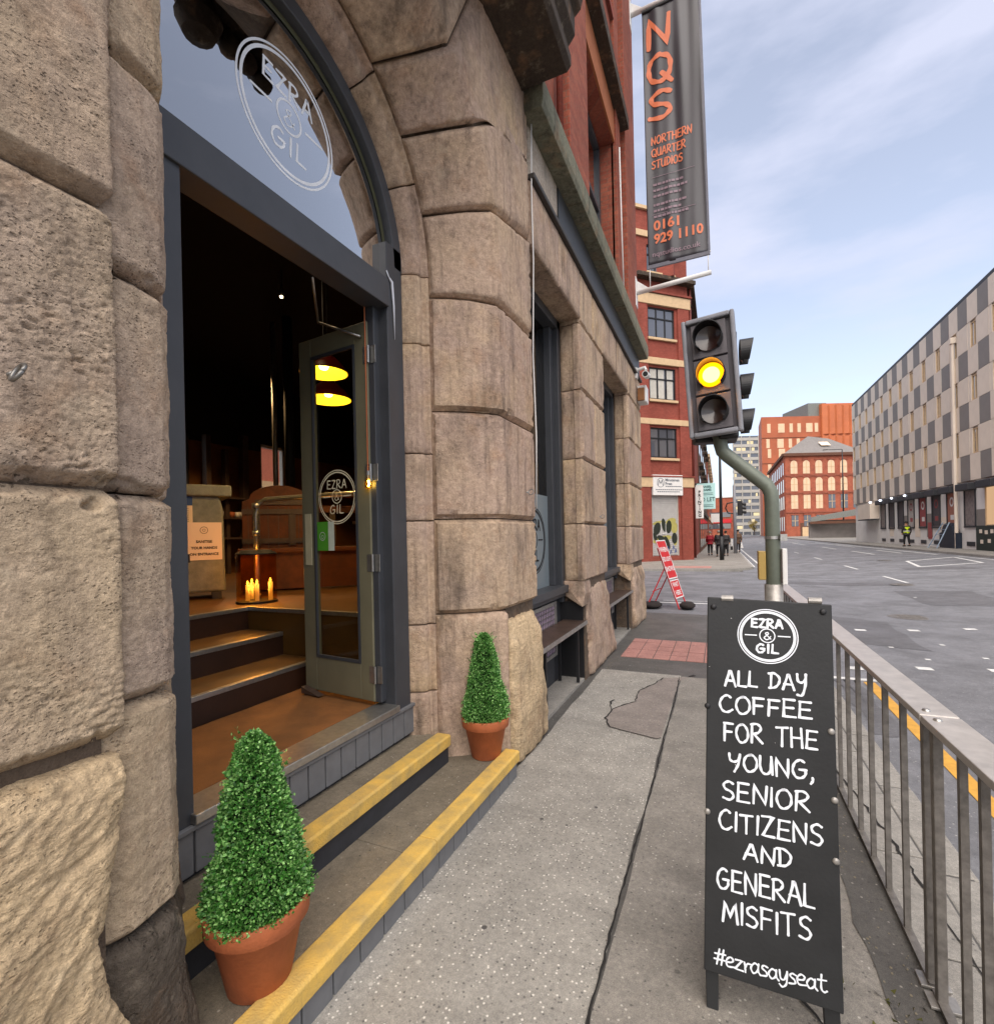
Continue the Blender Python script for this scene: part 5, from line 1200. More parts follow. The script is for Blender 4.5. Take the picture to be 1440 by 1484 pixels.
def head(c, ang, lean, name, lit=True, rim=True):
    """three-aspect head; front faces -y before turning by ang about z"""
    c = Vector(c); Rm = Matrix.Rotation(ang, 3, 'Z') @ Matrix.Rotation(lean, 3, 'Y')
    def T(x, y, z): return c + Rm @ Vector((x, y, z))
    def TM(mb): mb.v = [tuple(T(*v)) for v in mb.v]; return mb
    w, h = .17, .47
    body = obj(name, TM(MB().box((-w + .015, 0, -h + .01), (w - .015, .16, h - .01))), m_black, TL, bevel=.02)
    if rim:
        r_ = MB(); W_, H_ = .205, .50
        for a, b in (((-W_, -.055, -H_), (-W_ + .035, .03, H_)), ((W_ - .035, -.055, -H_), (W_, .03, H_)), ((-W_ + .035, -.055, H_ - .04), (W_ - .035, .03, H_)), ((-W_ + .035, -.055, -H_), (W_ - .035, .03, -H_ + .04))): r_.box(a, b)
        obj('signal_rim', TM(r_), m_rim, body, bevel=.012)
        obj('back_plate', TM(MB().box((-.175, -.002, -.465), (.175, .004, .465))), pbr('grey mauve plate', '#4b464b', .5, bump=0), body)
    for k, z in enumerate((.305, 0, -.305)):
        if rim: obj('aspect_door', TM(MB().box((-.135, -.03, z - .145), (.135, -.003, z + .145))), pbr('aspect door', '#5a5558', .5, bump=0), body, bevel=.006)
        mb = MB(); mb.lathe([(0, -.012), (.06, -.006), (.10, .008)], (0, -.045, z), 32, (0, -1, 0)); mb.v = [(x, y, z_) for x, y, z_ in mb.v]
        lens = obj('lens', TM(mb), (e_amb if k == 1 and lit else (m_lensr if k == 0 else m_lensg)), body, smooth=True)
        if k == 1 and lit:
            mb = MB(); mb.lathe([(0, -.014), (.045, -.010), (.066, -.005)], (0, -.0465, z), 28, (0, -1, 0)); mb.v = [(x, y - .012, z_) for x, y, z_ in mb.v]; obj('bulb_core', TM(mb), emis('amber bulb core', '#ffc650', 5), body, smooth=True)
        vis = MB(); n = 28; d = .15 if rim else .11                      # hood: open underneath
        pts = []
        for i in range(n + 1):
            a = math.radians(-50 + 280 * i / n); lf = .8 + .2 * math.sin(a) 
            x, zz = .112 * math.cos(a), .112 * math.sin(a)
            pts.append(((x, -.028, z + zz), (x, -.028 - d * lf, z + zz), (x * .94, -.028 - d * lf, z + zz * .94), (x * .94, -.028, z + zz * .94)))
        for q in pts: vis.v += list(q)
        vis.f += [(4*i + j, 4*i + (j + 1) % 4, 4*i + 4 + (j + 1) % 4, 4*i + 4 + j) for i in range(n) for j in range(4)]
        obj('hood', TM(vis), m_black, body, smooth=False)
    return T
T1 = head((-.035, 4.55, 2.975), math.radians(-6), math.radians(-3.0), 'signal_head')
head((.16, 4.86, 2.93), math.radians(92), math.radians(0), 'signal_head', lit=False, rim=False)
head((-.07, 4.98, 2.93), math.radians(195), math.radians(0), 'signal_head', lit=False, rim=False)
mb = MB(); mb.box((-.05, 4.70, 2.50), (.05, 4.86, 2.56)); mb.box((-.05, 4.70, 3.38), (.05, 4.86, 3.44)); obj('bracket', mb, m_black, TL)
pt('amber_glow', T1(0, -.12, -.0), 3.2, (1, .36, .02), .04)
# ------------------------------------------------------------------ projecting banner
m, t_, b = newmat('banner cloth'); m_ban = m
n_ = tex(t_, 'ShaderNodeTexNoise', 2.2, 3, .5, sc=(3.2, 1, .5)); t_.links.new(rgb(t_, ramp(t_, n_.outputs['Fac'], .35, .7), lin('#222027'), lin('#2d2a32')), b.inputs['Base Color'])
b.inputs['Roughness'].default_value = .45; b.inputs['Specular IOR Level'].default_value = .6
BN = thing('projecting_banner', 'tall dark banner with orange lettering hung on two white poles from the brick wall', 'banner', (-1.45, 10.35, 7))
def ripple(x, z): return .008 * math.sin(x * 17 + z * .55) + .004 * math.sin(x * 29 + 1.3 - z * .3) + .012 * math.sin(z * 1.3 + x * 4)
def BX(u_, z): k = (z - 7.0) / 5.1; return (-1.195 - .02 * k) + u_ * (1.10 - .055 * k)
mb = MB(); mb.grid(lambda i, j: (BX(i / 60, 7.0 + 5.1 * j / 60 + .02 * i / 60), 10.35 + ripple(i / 60, 7 + 5.1 * j / 60), 7.0 + 5.1 * j / 60), 61, 61)
o = obj('cloth', mb, m_ban, BN, smooth=True)
so_ = o.modifiers.new('thick', 'SOLIDIFY'); so_.thickness = .004; so_.offset = -1
mb = MB(); mb.add([(BX(1, 7.0), 10.34, 7.02), (BX(1.035, 7.0), 10.34, 7.02), (BX(1.035, 12.1), 10.34, 12.12), (BX(1, 12.1), 10.34, 12.12)], [(0, 1, 2, 3)]); mb.poly([(BX(-.01, 7), 10.33, 6.94), (BX(1.03, 7), 10.33, 6.96), (BX(1.03, 7), 10.33, 7.03), (BX(-.01, 7), 10.33, 7.01)], (0, .04, 0))
obj('hem', mb, pbr('grey hem', '#6a6a74', .5, bump=0), BN)
bt = MB()
def btext(fn, z, x0, x1, h, w, txt): strokes(bt, txt, (BX(0, z), 10.35 - .045, z), (1, 0, 0), (0, 0, 1), h, w, x0, x1, jit=0, sp=.24)
for txt, z in (('N', 11.30), ('Q', 10.58), ('S', 9.86)): btext(0, z, .10, .50, .53, .10, txt)
for txt, z, x1 in (('NORTHERN', 9.38, .86), ('QUARTER', 9.14, .74), ('STUDIOS', 8.90, .68)): btext(0, z, .12, x1, .15, .027, txt)
def drape(mb):
    o = []
    for x, y, z in mb.v:
        u_ = (x - BX(0, z)) / (BX(1, z) - BX(0, z)); o.append((x, 10.35 + ripple(u_, z) - .014 - (10.31 - y if y < 10.304 or y > 10.306 else 0) * .02, z))
    mb.v = o; return mb
obj('orange_lettering', drape(bt), pbr('banner orange', '#d8764e', .5, var=.1, bump=0), BN); bt = MB()
for s_, z, x1 in (('0161', 7.66, .50), ('929 1110', 7.40, .93)):
    q = text_mesh(s_, .26, (BX(0, z) + .12, 10.30, z + .09), (1, 0, 0), (0, 0, 1), .008, 'LEFT', sx=.92 if len(s_) > 5 else 1); bt.add(q.v, q.f)
    if len(s_) < 5: obj('phone_number', drape(bt), MATS['banner orange'], BN); bt = MB()
obj('phone_number', drape(bt), MATS['banner orange'], BN)
bt = MB()
if 0: obj('unused', bt, pbr('banner orange', '#d8764e', .5, var=.1, bump=0), BN)
bt = MB(); q = text_mesh('nqstudios.co.uk', .14, (BX(0, 7.2) + .52, 10.30, 7.20), (1, 0, 0), (0, 0, 1), .002); bt.add(q.v, q.f); obj('web_address', drape(bt), pbr('banner small print', '#8d7680', .5, bump=0), BN); bt = MB()
R = random.Random(6)
for i in range(6):
    z = 8.55 - i * .115 - (.06 if i > 2 else 0); x = .13
    while x < .62 + .1 * (i % 2):
        l = R.uniform(.03, .08); bt.box((BX(0, z) + x, 10.302, z), (BX(0, z) + x + l, 10.305, z + .045)); x += l + .015
for z in (8.72, 7.98): bt.box((BX(0, z) + .1, 10.302, z), (BX(0, z) + .9, 10.305, z + .008))
obj('small_lettering', drape(bt), MATS['banner small print'], BN)['kind'] = 'stuff'
for z0, z1, r in ((6.52, 6.62, .045), (12.12, 12.18, .045)):
    mb = MB(); mb.tube([(-1.50, 10.35, z0), (-.05, 10.35, z1)], r, 16); obj('pole', mb, m_white2, BN, smooth=True)
    mb = MB(); mb.box((-1.50, 10.24, z0 - .28), (-1.43, 10.46, z0 + .30)); mb.poly([(-1.43, 10.34, z0 + .25), (-1.20, 10.34, z0 + .06), (-1.43, 10.34, z0 + .04)], (0, .02, 0)); obj('wall_bracket', mb, m_white2, BN, bevel=.008)
mb = MB(); mb.tube([(-1.22, 10.35, 12.06), (-.12, 10.35, 12.12)], .04, 12); obj('sleeve_rod', mb, m_black, BN)
mb = MB(); mb.tube([(-1.17, 10.35, 6.60), (-1.17, 10.35, 7.0)], .010, 6); mb.tube([(-.10, 10.35, 6.62), (-.10, 10.35, 7.02)], .010, 6); mb.tube([(-1.20, 10.35, 6.98), (-.05, 10.35, 7.02)], .016, 8); obj('tie_rod', mb, m_white2, BN, smooth=True)
# camera and alarm box on the last pier
cc = thing('security_camera', 'white security camera on the end pier of the stone facade', 'camera', (-1.36, 9.7, 4.62))
mb = MB(); mb.box((-1.41, 9.62, 4.60), (-1.36, 9.74, 4.80)); mb.tube([(-1.37, 9.68, 4.76), (-1.22, 9.66, 4.78), (-1.20, 9.64, 4.72)], .03, 10); obj('bracket', mb, m_white2, cc, smooth=False)
mb = MB(); mb.tube([(-1.20, 9.80, 4.66), (-1.19, 9.46, 4.60)], .06, 18); obj('housing', mb, m_white2, cc, smooth=False)
mb = MB(); mb.lathe([(.045, 0), (.04, .004), (0, .004)], (-1.19, 9.458, 4.60), 18, (0, -1, -.15)); obj('lens', mb, m_black, cc)
ab = thing('alarm_box', 'cream and brown alarm box below the security camera', 'alarm box', (-1.36, 9.9, 4.3))
obj('case', MB().box((-1.40, 9.8, 4.18), (-1.22, 10.1, 4.50)), m_white2, ab, bevel=.02); obj('cover', MB().box((-1.38, 9.74, 4.2), (-1.25, 9.795, 4.44)), pbr('brown cover', '#8a5a30', .5), ab, bevel=.01)

# ------------------------------------------------------------------ temporary road sign on the side street
RS = thing('roadworks_sign', 'leaning red temporary road sign with white border on a folding frame', 'road sign', (-1.1, 12.5, -.1))
se = Vector((.24, .97, 0)).normalized(); su = Vector((-.30, .07, .95)).normalized(); sn = se.cross(su).normalized()
if sn.x < 0: sn = -sn
SO = Vector((-.90, 12.15, -.1))
def RP(a, q, d=0): return SO + se * a + su * q + sn * d
for a, b, q0, q1, nm in ((0, .62, .72, 1.68, 0), (.02, .60, .25, .69, 1)):
    p = obj('sign_plate', MB().poly([RP(a, q0), RP(b, q0), RP(b, q1), RP(a, q1)], sn * .012), m_red, RS, bevel=.004)
    f = MB()
    for (a0, a1, c0, c1) in ((a, b, q0, q0 + .025), (a, b, q1 - .025, q1), (a, a + .025, q0 + .025, q1 - .025), (b - .025, b, q0 + .025, q1 - .025)): f.poly([RP(a0, c0, .0125), RP(a1, c0, .0125), RP(a1, c1, .0125), RP(a0, c1, .0125)], sn * .003)
    obj('border', f, m_white2, p)
    L_ = (('WHEN', 1.40, .13), ('RED LIGHT', 1.16, .12), ('SHOWS', .92, .13)) if nm == 0 else (('WAIT', .53, .12), ('HERE', .33, .12))
    tx = MB()
    for s_, q, sz in L_:
        k = text_mesh(s_, sz * 1.25, RP(.31, q + .04, .014), se, su, .004, sx=.72 if len(s_) > 6 else 1); tx.add(k.v, k.f)
    obj('lettering', tx, m_white2, p)
lg = MB(); lg.tube([RP(.04, .0), RP(.04, 1.5, -.02)], .016, 8); lg.tube([RP(.58, .0), RP(.58, 1.5, -.02)], .016, 8); obj('front_frame', lg, m_red, RS)
lg = MB(); lg.tube([RP(.06, 1.0, -.02), (-1.62, 12.2, -.08)], .014, 8); lg.tube([RP(.56, 1.0, -.02), (-1.52, 12.78, -.08)], .014, 8); lg.tube([(-1.47, 12.2, .3), (-1.36, 12.76, .32)], .012, 8); obj('back_frame', lg, m_red, RS)
def sack(c, s, label):
    mb = MB(); R = random.Random(int(c[0] * 10)); c = Vector(c)
    mb.grid(lambda i, j: c + Vector((s[0] * math.cos(j / 16 * 2 * PI) * math.sin(PI * i / 10) ** .7, s[1] * math.sin(j / 16 * 2 * PI) * math.sin(PI * i / 10) ** .7, s[2] * (.5 - .5 * math.cos(PI * i / 10)))) * 1 + Vector((.02 * noise.noise(Vector((i, j, 0)) * .6), 0, .02 * noise.noise(Vector((j, i, 3)) * .6))), 11, 17)
    obj('sandbag', mb, pbr('sack', '#2a2320', .9, var=.4, bump=.4) if 'sack' not in MATS else MATS['sack'], smooth=True, label=label, cat='sandbag')
sack((-.72, 12.3, -.1), (.17, .26, .17), 'dark sandbag propping the front foot of the red road sign'); sack((-1.5, 12.3, -.1), (.22, .3, .15), 'dark sandbag on the rear leg of the red road sign')

# ------------------------------------------------------------------ corner building across the side street
CB = thing('corner_building', 'crimson brick corner building with cream bands, shuttered shop and dark casement windows', 'building', (-3, 31.5, 0))
CO = Vector((-4.27, 30.2, 0)); ce = Vector((.72, .694, 0)).normalized(); cn2 = Vector((.694, -.72, 0)).normalized()
def CP(a, d, z): return CO + ce * a + cn2 * d + Vector((0, 0, z))
foot = [(-4.27, 30.2), (-1.56, 32.82), (-1.56, 44), (-16, 44), (-16, 30.2)]
wal = MB(); 
# corner face with real window openings
Wd = 3.77; cols = [(0, .85), (.85, 2.75), (2.75, Wd)]; ops = [(.3, 3.95), (6.2, 8.0), (9.7, 11.6), (13.4, 15.2), (17.3, 18.9)]
wal.box((0, -.4, 0), (.85, 0, 21), CP); wal.box((2.78, -.4, 0), (Wd, 0, 21), CP)
zz = 0
for a, b in ops + [(21, 21)]:
    if a > zz: wal.box((.85, -.4, zz), (2.78, 0, a), CP)
    zz = b
obj('wall', wal, m_brick2, CB)
obj('wall', MB().poly([(x, y, 0) for x, y in [(-4.6, 30.55), (-1.85, 33.2), (-1.56, 33.2), (-1.56, 44), (-16, 44), (-16, 30.55)]], (0, 0, 17)), m_brick2, CB)
obj('wall', MB().box((-16, 30.2, 0), (-4.3, 30.54, 17.5)), m_brick2, CB)
obj('attic', MB().box((-16, 31.4, 17), (-2.2, 44, 21)), m_brick2, CB)
obj('pilaster', MB().box((0, 0, 0), (.72, .12, 15.3), CP), m_brick2, CB); obj('pilaster', MB().box((2.95, 0, 0), (Wd, .12, 15.3), CP), m_brick2, CB)
for z0, z1, d in ((8.15, 8.5, .15), (11.75, 12.15, .15), (15.3, 15.95, .16), (4.42, 5.0, .16)):
    obj('cream_band', MB().box((-.02, 0, z0), (Wd + .1, d, z1), CP), m_cream, CB, bevel=.02)
obj('string_moulding', MB().box((-.02, 0, 15.97), (Wd + .15, .24, 16.08), CP), m_brick2, CB); obj('string_moulding', MB().box((-.02, 0, 5.02), (Wd + .15, .22, 5.1), CP), m_brick2, CB)
obj('cornice', MB().box((-.1, -.1, 16.75), (Wd + .3, .45, 17.0), CP), m_hoodm if 'm_hoodm' in globals() else st_hood, CB, bevel=.03)
obj('cornice', MB().box((-1.7, 33.0, 16.75), (-1.15, 44, 17.05)), st_hood, CB)
obj('coping', MB().box((-.1, -.1, 20.9), (Wd + .2, .15, 21.1), CP), m_cream, CB); obj('cream_band', MB().box((-.02, 0, 19.3), (Wd, .1, 19.65), CP), m_cream, CB)
m_curt = pbr('net curtain', '#b9b6ac', .8, var=.2, vs=6)
for k, (a, b) in enumerate(ops[1:]):
    w = obj('window', MB().box((.83, -.14, a), (.92, -.06, b), CP), m_black, CB)
    w2 = MB()
    for x in (1.46, 2.09, 2.70): w2.box((x, -.14, a), (x + .07, -.06, b), CP)
    h = b - a
    for z in (a, a + h * .63, b - .07): w2.box((.9, -.145, z), (2.75, -.055, z + .07), CP)
    obj('glazing_bars', w2, m_black, w); obj('pane', MB().box((.86, -.11, a), (2.76, -.105, b), CP), g_far if k != 0 else g_far, w)
    if k == 1:
        for x in (.98, 1.55, 2.18): obj('curtain', MB().box((x, -.13, a + .05), (x + .45, -.112 + .0, b - .05), CP).__class__().box((x, -.1, a + .05), (x + .45, -.098, b - .05), CP), m_curt, w)
    obj('sill', MB().box((.78, 0, a - .18), (2.85, .14, a - .03), CP), m_cream, CB, bevel=.02)
sh_ = obj('roller_shutter', MB().box((.85, -.12, .32), (2.78, -.10, 3.95), CP), pbr('pale shutter', '#a9a6a2', .55, var=.15, vs=3), CB)
sl2 = MB(); z = .34
while z < 3.9: sl2.poly([CP(.87, -.099, z), CP(.87, -.085, z + .03), CP(.87, -.085, z + .08), CP(.87, -.099, z + .11)], ce * 1.89); z += .12
obj('shutter_slats', sl2, MATS['pale shutter'], sh_)['kind'] = 'stuff'
obj('shutter_guides', MB().box((.84, -.1, .3), (.90, -.03, 3.95), CP).box((2.73, -.1, .3), (2.79, -.03, 3.95), CP), m_curt, sh_)
def blobs(mat, L, d, nm):
    mb = MB()
    for i, (x, z, rx, rz_, an) in enumerate(L):
        n = 18; ca_, sa_ = math.cos(an), math.sin(an)
        P_ = [CP(x + rx * math.cos(a) * ca_ - rz_ * math.sin(a) * sa_, d + i * .0006, z + rx * math.cos(a) * sa_ + rz_ * math.sin(a) * ca_) for a in [2 * PI * k / n for k in range(n)]]
        mb.add(P_, [tuple(range(n))])
    obj(nm, mb, mat, sh_)
blobs(pbr('graffiti yellow', '#a9a05a', .6, bump=0), [(2.25, 2.35, .4, .22, .3), (2.5, 2.0, .25, .35, 0), (1.6, 1.3, .7, .2, .2), (1.3, 2.3, .4, .1, .2), (2.55, 1.2, .15, .3, 0)], -.082, 'graffiti')
blobs(pbr('graffiti black', '#242a20', .6, bump=0), [(1.25, 1.95, .25, .38, -.3), (1.75, 2.15, .16, .42, .2), (2.1, 2.05, .2, .4, -.1), (1.55, 1.35, .34, .16, -.4), (1.95, 1.1, .16, .42, .4), (2.5, 1.35, .2, .34, 0), (1.1, 1.45, .12, .3, .3), (1.7, .95, .22, .12, 0)], -.074, 'graffiti')
gb_ = MB()
for i, (x, z) in enumerate(((1.75, .6), (1.95, .75), (2.15, .55), (2.35, .8), (2.5, .6), (1.6, .8))): gb_.tube([CP(x, -.066, z - .14), CP(x + .06, -.066, z + .12), CP(x + .12, -.066, z - .1)], .022, 5)
obj('graffiti', gb_, m_blue, sh_)
gw = MB()
for x, z in ((1.5, 1.9), (1.85, 1.85)): gw.tube([CP(x, -.064, z - .35), CP(x + .02, -.064, z + .45)], .014, 5)
gw.tube([CP(1.6, -.064, 1.62), CP(1.9, -.064, 1.68)], .02, 5); obj('graffiti', gw, m_white2, sh_)
sg = obj('shop_sign', MB().box((.83, .01, 3.93), (2.98, .20, 5.15), CP), m_white2, CB, bevel=.02)
tx = MB(); gm = pbr('sign grey', '#4b5560', .6, bump=0)
ring(tx, CP(1.35, .204, 4.68), ce, (0, 0, 1), .25, .275, 32); strokes(tx, 'M', CP(1.35, .204, 4.53), ce, (0, 0, 1), .32, .05, -.17, .17, jit=0)
for s_, z in (('Minuteman', 4.84), ('Press', 4.62)):
    q = text_mesh(s_, .23, CP(1.68, .204, z), ce, (0, 0, 1), .006, 'LEFT'); tx.add(q.v, q.f)
for z, x0, x1 in ((4.44, 1.7, 2.75), (4.24, 1.0, 2.8), (4.12, 1.1, 2.7)):
    x = x0
    while x < x1: tx.box((x, .203, z), (x + .12, .206, z + .045), CP); x += .15
obj('sign_print', tx, gm, sg)
mb = MB(); mb.tube([(-1.42, 33.1, .1), (-1.42, 33.1, 16.7)], .08, 10); obj('downpipe', mb, pbr('crimson pipe', '#6a2a20', .5), CB, smooth=True)
for z in (4.5, 8.3, 12.0, 15.6): obj('pipe_collar', MB().box((-1.56, 33.0, z), (-1.32, 33.2, z + .15)), st_hood, CB)
pj = thing('printing_sign', 'narrow white projecting sign reading PRINTING down its length', 'sign', (-1.1, 33.6, 2.6))
obj('panel', MB().box((-1.38, 33.5, 2.55), (-.9, 33.6, 4.62)), m_white2, pj); tx = MB()
for i, c in enumerate('PRINTING'):
    q = text_mesh(c, .24, (-1.12, 33.495, 4.18 - i * .21), (1, 0, 0), (0, 0, 1), .012); tx.add(q.v, q.f)
obj('lettering', tx, m_ink, pj); obj('arm', MB().box((-1.56, 33.53, 4.4), (-1.38, 33.57, 4.46)), m_black, pj)
tl_ = thing('letting_board', 'pale turquoise TO LET board on the building side', 'sign', (-.8, 34.6, 3.1))
obj('panel', MB().box((-1.30, 34.5, 3.15), (-.22, 34.55, 4.80)), pbr('turquoise board', '#a9cfcc', .6, var=.05, bump=0), tl_); tx = MB()
q = text_mesh('TO LET', .36, (-.74, 34.49, 3.75), (1, 0, 0), (0, 0, 1), .004, sx=.85); tx.add(q.v, q.f)
for z, x1 in ((4.62, -.45), (4.42, -.40)):
    q = text_mesh('DANIEL' if z > 4.5 else 'ADAMS', .2, (-.78, 34.49, z - .05), (1, 0, 0), (0, 0, 1), .006); tx.add(q.v, q.f)
for z in (4.15, 4.05, 3.4, 3.3): tx.box((-1.15, 34.493, z), (-.35, 34.496, z + .03))
obj('lettering', tx, pbr('dark teal print', '#1f4a4a', .6, bump=0), tl_)
obj('batten', MB().box((-1.56, 34.56, 3.1), (-.9, 34.62, 4.85)), m_wood, tl_)
s3 = obj('shop_panel', MB().box((-.55, 38, 2.35), (.05, 38.06, 2.95)), m_white2, label='small white square sign beyond the letting board', cat='sign')

# buildings further along the left side
def facade(name, label, x, y0, y1, H, mat, trim, nb, floors, z0=3.8, bumps=False):
    t = thing(name, label, 'building', (x, (y0 + y1) / 2, 0))
    obj('wall', MB().box((x - 12, y0, 0), (x, y1, H)), mat, t)
    obj('cornice', MB().box((x - 12, y0 - .1, H), (x + .35, y1 + .1, H + .45)), trim, t)
    obj('cornice', MB().box((x, y0, z0 - .4), (x + .18, y1, z0)), trim, t)
    fh = (H - z0) / floors; bw = (y1 - y0) / nb
    for f in range(floors):
        for k in range(nb):
            a = y0 + (k + .25) * bw; w = obj('window', MB().box((x + .002, a, z0 + f * fh + .7), (x + .03, a + bw * .5, z0 + (f + 1) * fh - .5)), g_far, t)
            obj('hood_mould', MB().box((x + .005, a - .2, z0 + (f + 1) * fh - .45), (x + .32, a + bw * .5 + .2, z0 + (f + 1) * fh - .15)), trim, t)
    for k in range(nb): obj('shopfront', MB().box((x + .002, y0 + (k + .15) * bw, .4), (x + .04, y0 + (k + .85) * bw, z0 - .8)), g_far, t)
    return t
facade('terrace_building', 'brown sooty terrace building with window hoods standing next along the street', -1.5, 44.1, 74, 15.5, m_brown, st_hood, 6, 3)
facade('terrace_building', 'farther red terrace building beyond the brown one on the left pavement', -1.4, 74.2, 112, 12, m_brick3, m_cream, 8, 2)
lb = thing('low_red_building', 'low modern red building closing the view left of the tower', 'building', (1, 145, 0))
obj('wall', MB().box((-9, 143, 0), (3.4, 160, 10.6)), m_brick3, lb); obj('coping', MB().box((-9, 142.8, 10.6), (3.6, 160, 11)), m_white2, lb)
for z in (2.5, 5.5): obj('window_band', MB().box((-3, 142.9, z), (2.6, 143.02, z + 1.3)), g_far, lb)
obj('sign_band', MB().box((-2, 142.8, 4.0), (2.8, 142.9, 5.0)), m_red, lb)
# distant tower
TW = thing('office_tower', 'tall grey glass tower with pale floor bands far down the street', 'tower', (12, 236, 0))
tang = math.atan2(238.2 - 232.75, 18.1 - 5.9)
te = Vector((math.cos(tang), math.sin(tang), 0)); tn = Vector((te.y, -te.x, 0)); TO = Vector((5.6, 232.7, 0))
def TP(a, d, z): return TO + te * a + tn * d + Vector((0, 0, z))
obj('curtain_wall', MB().poly([(5.6, 232.7, 0), (18.6, 238.5, 0), (19.6, 252, 0), (6.1, 246, 0)], (0, 0, 42)), g_far, TW)
mt_ = pbr('pale slab', '#a7a39b', .7, var=.15, vs=.3); R = random.Random(11)
for i in range(15): obj('floor_slab', MB().box((0, -.2, 1.5 + i * 2.75), (14.2, .3, 2.7 + i * 2.75), TP), mt_, TW)
for a in (0, 3.4, 7, 10.6, 13.8): obj('mullion', MB().box((a, 0, 0), (a + .35, .35, 42), TP), mt_, TW)
lit_w = emis('lit office window', '#f2dcae', .75)
for i in range(24):
    a = R.uniform(.4, 13); f = R.randrange(0, 15); w = R.choice([.8, 1.2, 2.6])
    obj('lit_window', MB().box((a, .02, 2.75 + f * 2.75), (min(14, a + w), .06, 4.0 + f * 2.75), TP), lit_w, TW)
# corten-orange block
OBK = thing('orange_block', 'tall orange clad block with stacked pale windows behind the brick warehouse', 'building', (22, 175, 0))
oa = math.atan2(177.5 - 169.9, 29.4 - 12.3); oe = Vector((math.cos(oa), math.sin(oa), 0)); onn = Vector((oe.y, -oe.x, 0)); OO = Vector((12.0, 169.7, 0))
def OP(a, d, z): return OO + oe * a + onn * d + Vector((0, 0, z))
m_cort = pbr('orange cladding', '#a85c3c', .6, var=.25, vs=.25, bump=0); m_cort2 = pbr('bright orange cladding', '#b8673e', .55, var=.2, vs=.3, bump=0)
obj('wall', MB().poly([OP(0, 0, 0), OP(17.8, 0, 0), OP(19.5, -14, 0), OP(6.5, -14, 0)], (0, 0, 36)), m_cort, OBK)
obj('wall', MB().box((17.8, -14, 0), (31, .8, 39.5), OP), m_cort2, OBK); obj('parapet', MB().box((14.5, -14, 36), (20, -.5, 40), OP), m_greym, OBK)
for i in range(6):
    a = 18 + i * 2.1
    for z in (12, 21, 30.3): obj('angled_panel', MB().poly([OP(a, .81, z), OP(a + 1.0, 1.5, z), OP(a + 2.05, .81, z)], (0, 0, 8.6)), m_cort2, OBK)
m_wwin = pbr('painted warm reflection', '#d9b998', .5, var=.2, vs=1, bump=0)  # warm reflection in the glass, put into a pale flat colour
for j, a in enumerate((1.5, 4.8, 8.2, 10.6, 13.2, 15.8)):
    w = [1.0, 1.9, 1.0, 1.0, 1.9, 1.0][j]
    for z in (31.2, 26.6, 23.6, 19, 16, 11, 8):
        o_ = .25 if (int(z) % 2) else -.1
        wi = obj('window', MB().box((a + o_, 0, z), (a + o_ + w, .08, z + 2.7), OP), m_wwin, OBK)
for z in (14.2, 21.9, 29.6): obj('brown_joint', MB().box((0, 0, z), (17.7, .12, z + .12), OP), m_brown, OBK)  # brown strips across the cladding
# brick warehouse with arched windows
WH = thing('brick_warehouse', 'red brick corner warehouse with arched windows and grey slate roof down the street', 'building', (20, 124, 0))
wa = math.atan2(127.06 - 120.8, 26.8 - 12.8); we = Vector((math.cos(wa), math.sin(wa), 0)); wn = Vector((we.y, -we.x, 0)); WO = Vector((12.75, 120.75, 0))
def WP(a, d, z): return WO + we * a + wn * d + Vector((0, 0, z))
obj('wall', MB().box((0.05, -.6, 0), (16.5, 0, 17.3), WP), m_brick3, WH); obj('wall', MB().poly([(12.75, 121, 0), (12.8, 158, 0), (27, 158, 0), (27, 128.5, 0)], (0, 0, 17.25)), m_brick3, WH)
obj('cornice', MB().box((-.4, -.5, 17.3), (16.6, .5, 17.9), WP), m_brown, WH); obj('cornice', MB().box((12.3, 121, 17.3), (13, 158, 17.9)), m_brown, WH)
obj('roof', MB().add([WP(-.3, .4, 17.9), WP(16.6, .4, 17.9), (28, 140, 17.9), (12.5, 140, 17.9), WP(7.5, -4, 22.2), WP(12, -4, 21.6)], [(0, 1, 5, 4), (1, 2, 5), (2, 3, 4, 5), (3, 0, 4)]), pbr('slate', '#77726e', .6, var=.25, vs=2), WH)
obj('skylight', MB().add([WP(8.6, -1.2, 19.7), WP(10.6, -1.2, 19.7), WP(10.6, -2.2, 20.6), WP(8.6, -2.2, 20.6)], [(0, 1, 2, 3)]), g_warm, WH)
for z in (5.3, 9.4, 13.1): obj('string_course', MB().box((0, 0, z), (16.5, .14, z + .3), WP), m_brick, WH)
for r, (z0, z1) in enumerate(((13.6, 16.4), (9.9, 12.8), (6.2, 9.1), (2.5, 4.8))):
    for k in range(6):
        a = 1.9 + k * 2.62
        if r == 3 and k > 2: continue
        hw = .72
        if r < 2: pl = [WP(a - hw, .03, z0), WP(a + hw, .03, z0), WP(a + hw, .03, z1 - hw)] + [WP(a + hw * math.cos(q), .03, z1 - hw + hw * math.sin(q)) for q in [PI * i / 8 for i in range(1, 8)]] + [WP(a - hw, .03, z1 - hw)]
        else: pl = [WP(a - hw, .03, z0), WP(a + hw, .03, z0), WP(a + hw, .03, z1), WP(a - hw, .03, z1)]
        w = obj('window', MB().poly(pl, wn * .02), m_wwin if (r < 2 or k < 3) and r < 3 else g_far, WH)
        bb_ = MB(); bb_.box((a - .05, .055, z0), (a + .05, .09, z1), WP); bb_.box((a - hw, .055, (z0 + z1) / 2 - .05), (a + hw, .09, (z0 + z1) / 2 + .05), WP); obj('glazing_bars', bb_, m_cream, w)
        obj('window_arch' if r < 2 else 'lintel', MB().box((a - hw - .15, .0, z1 + .05), (a + hw + .15, .12, z1 + .32), WP), m_brick, WH)
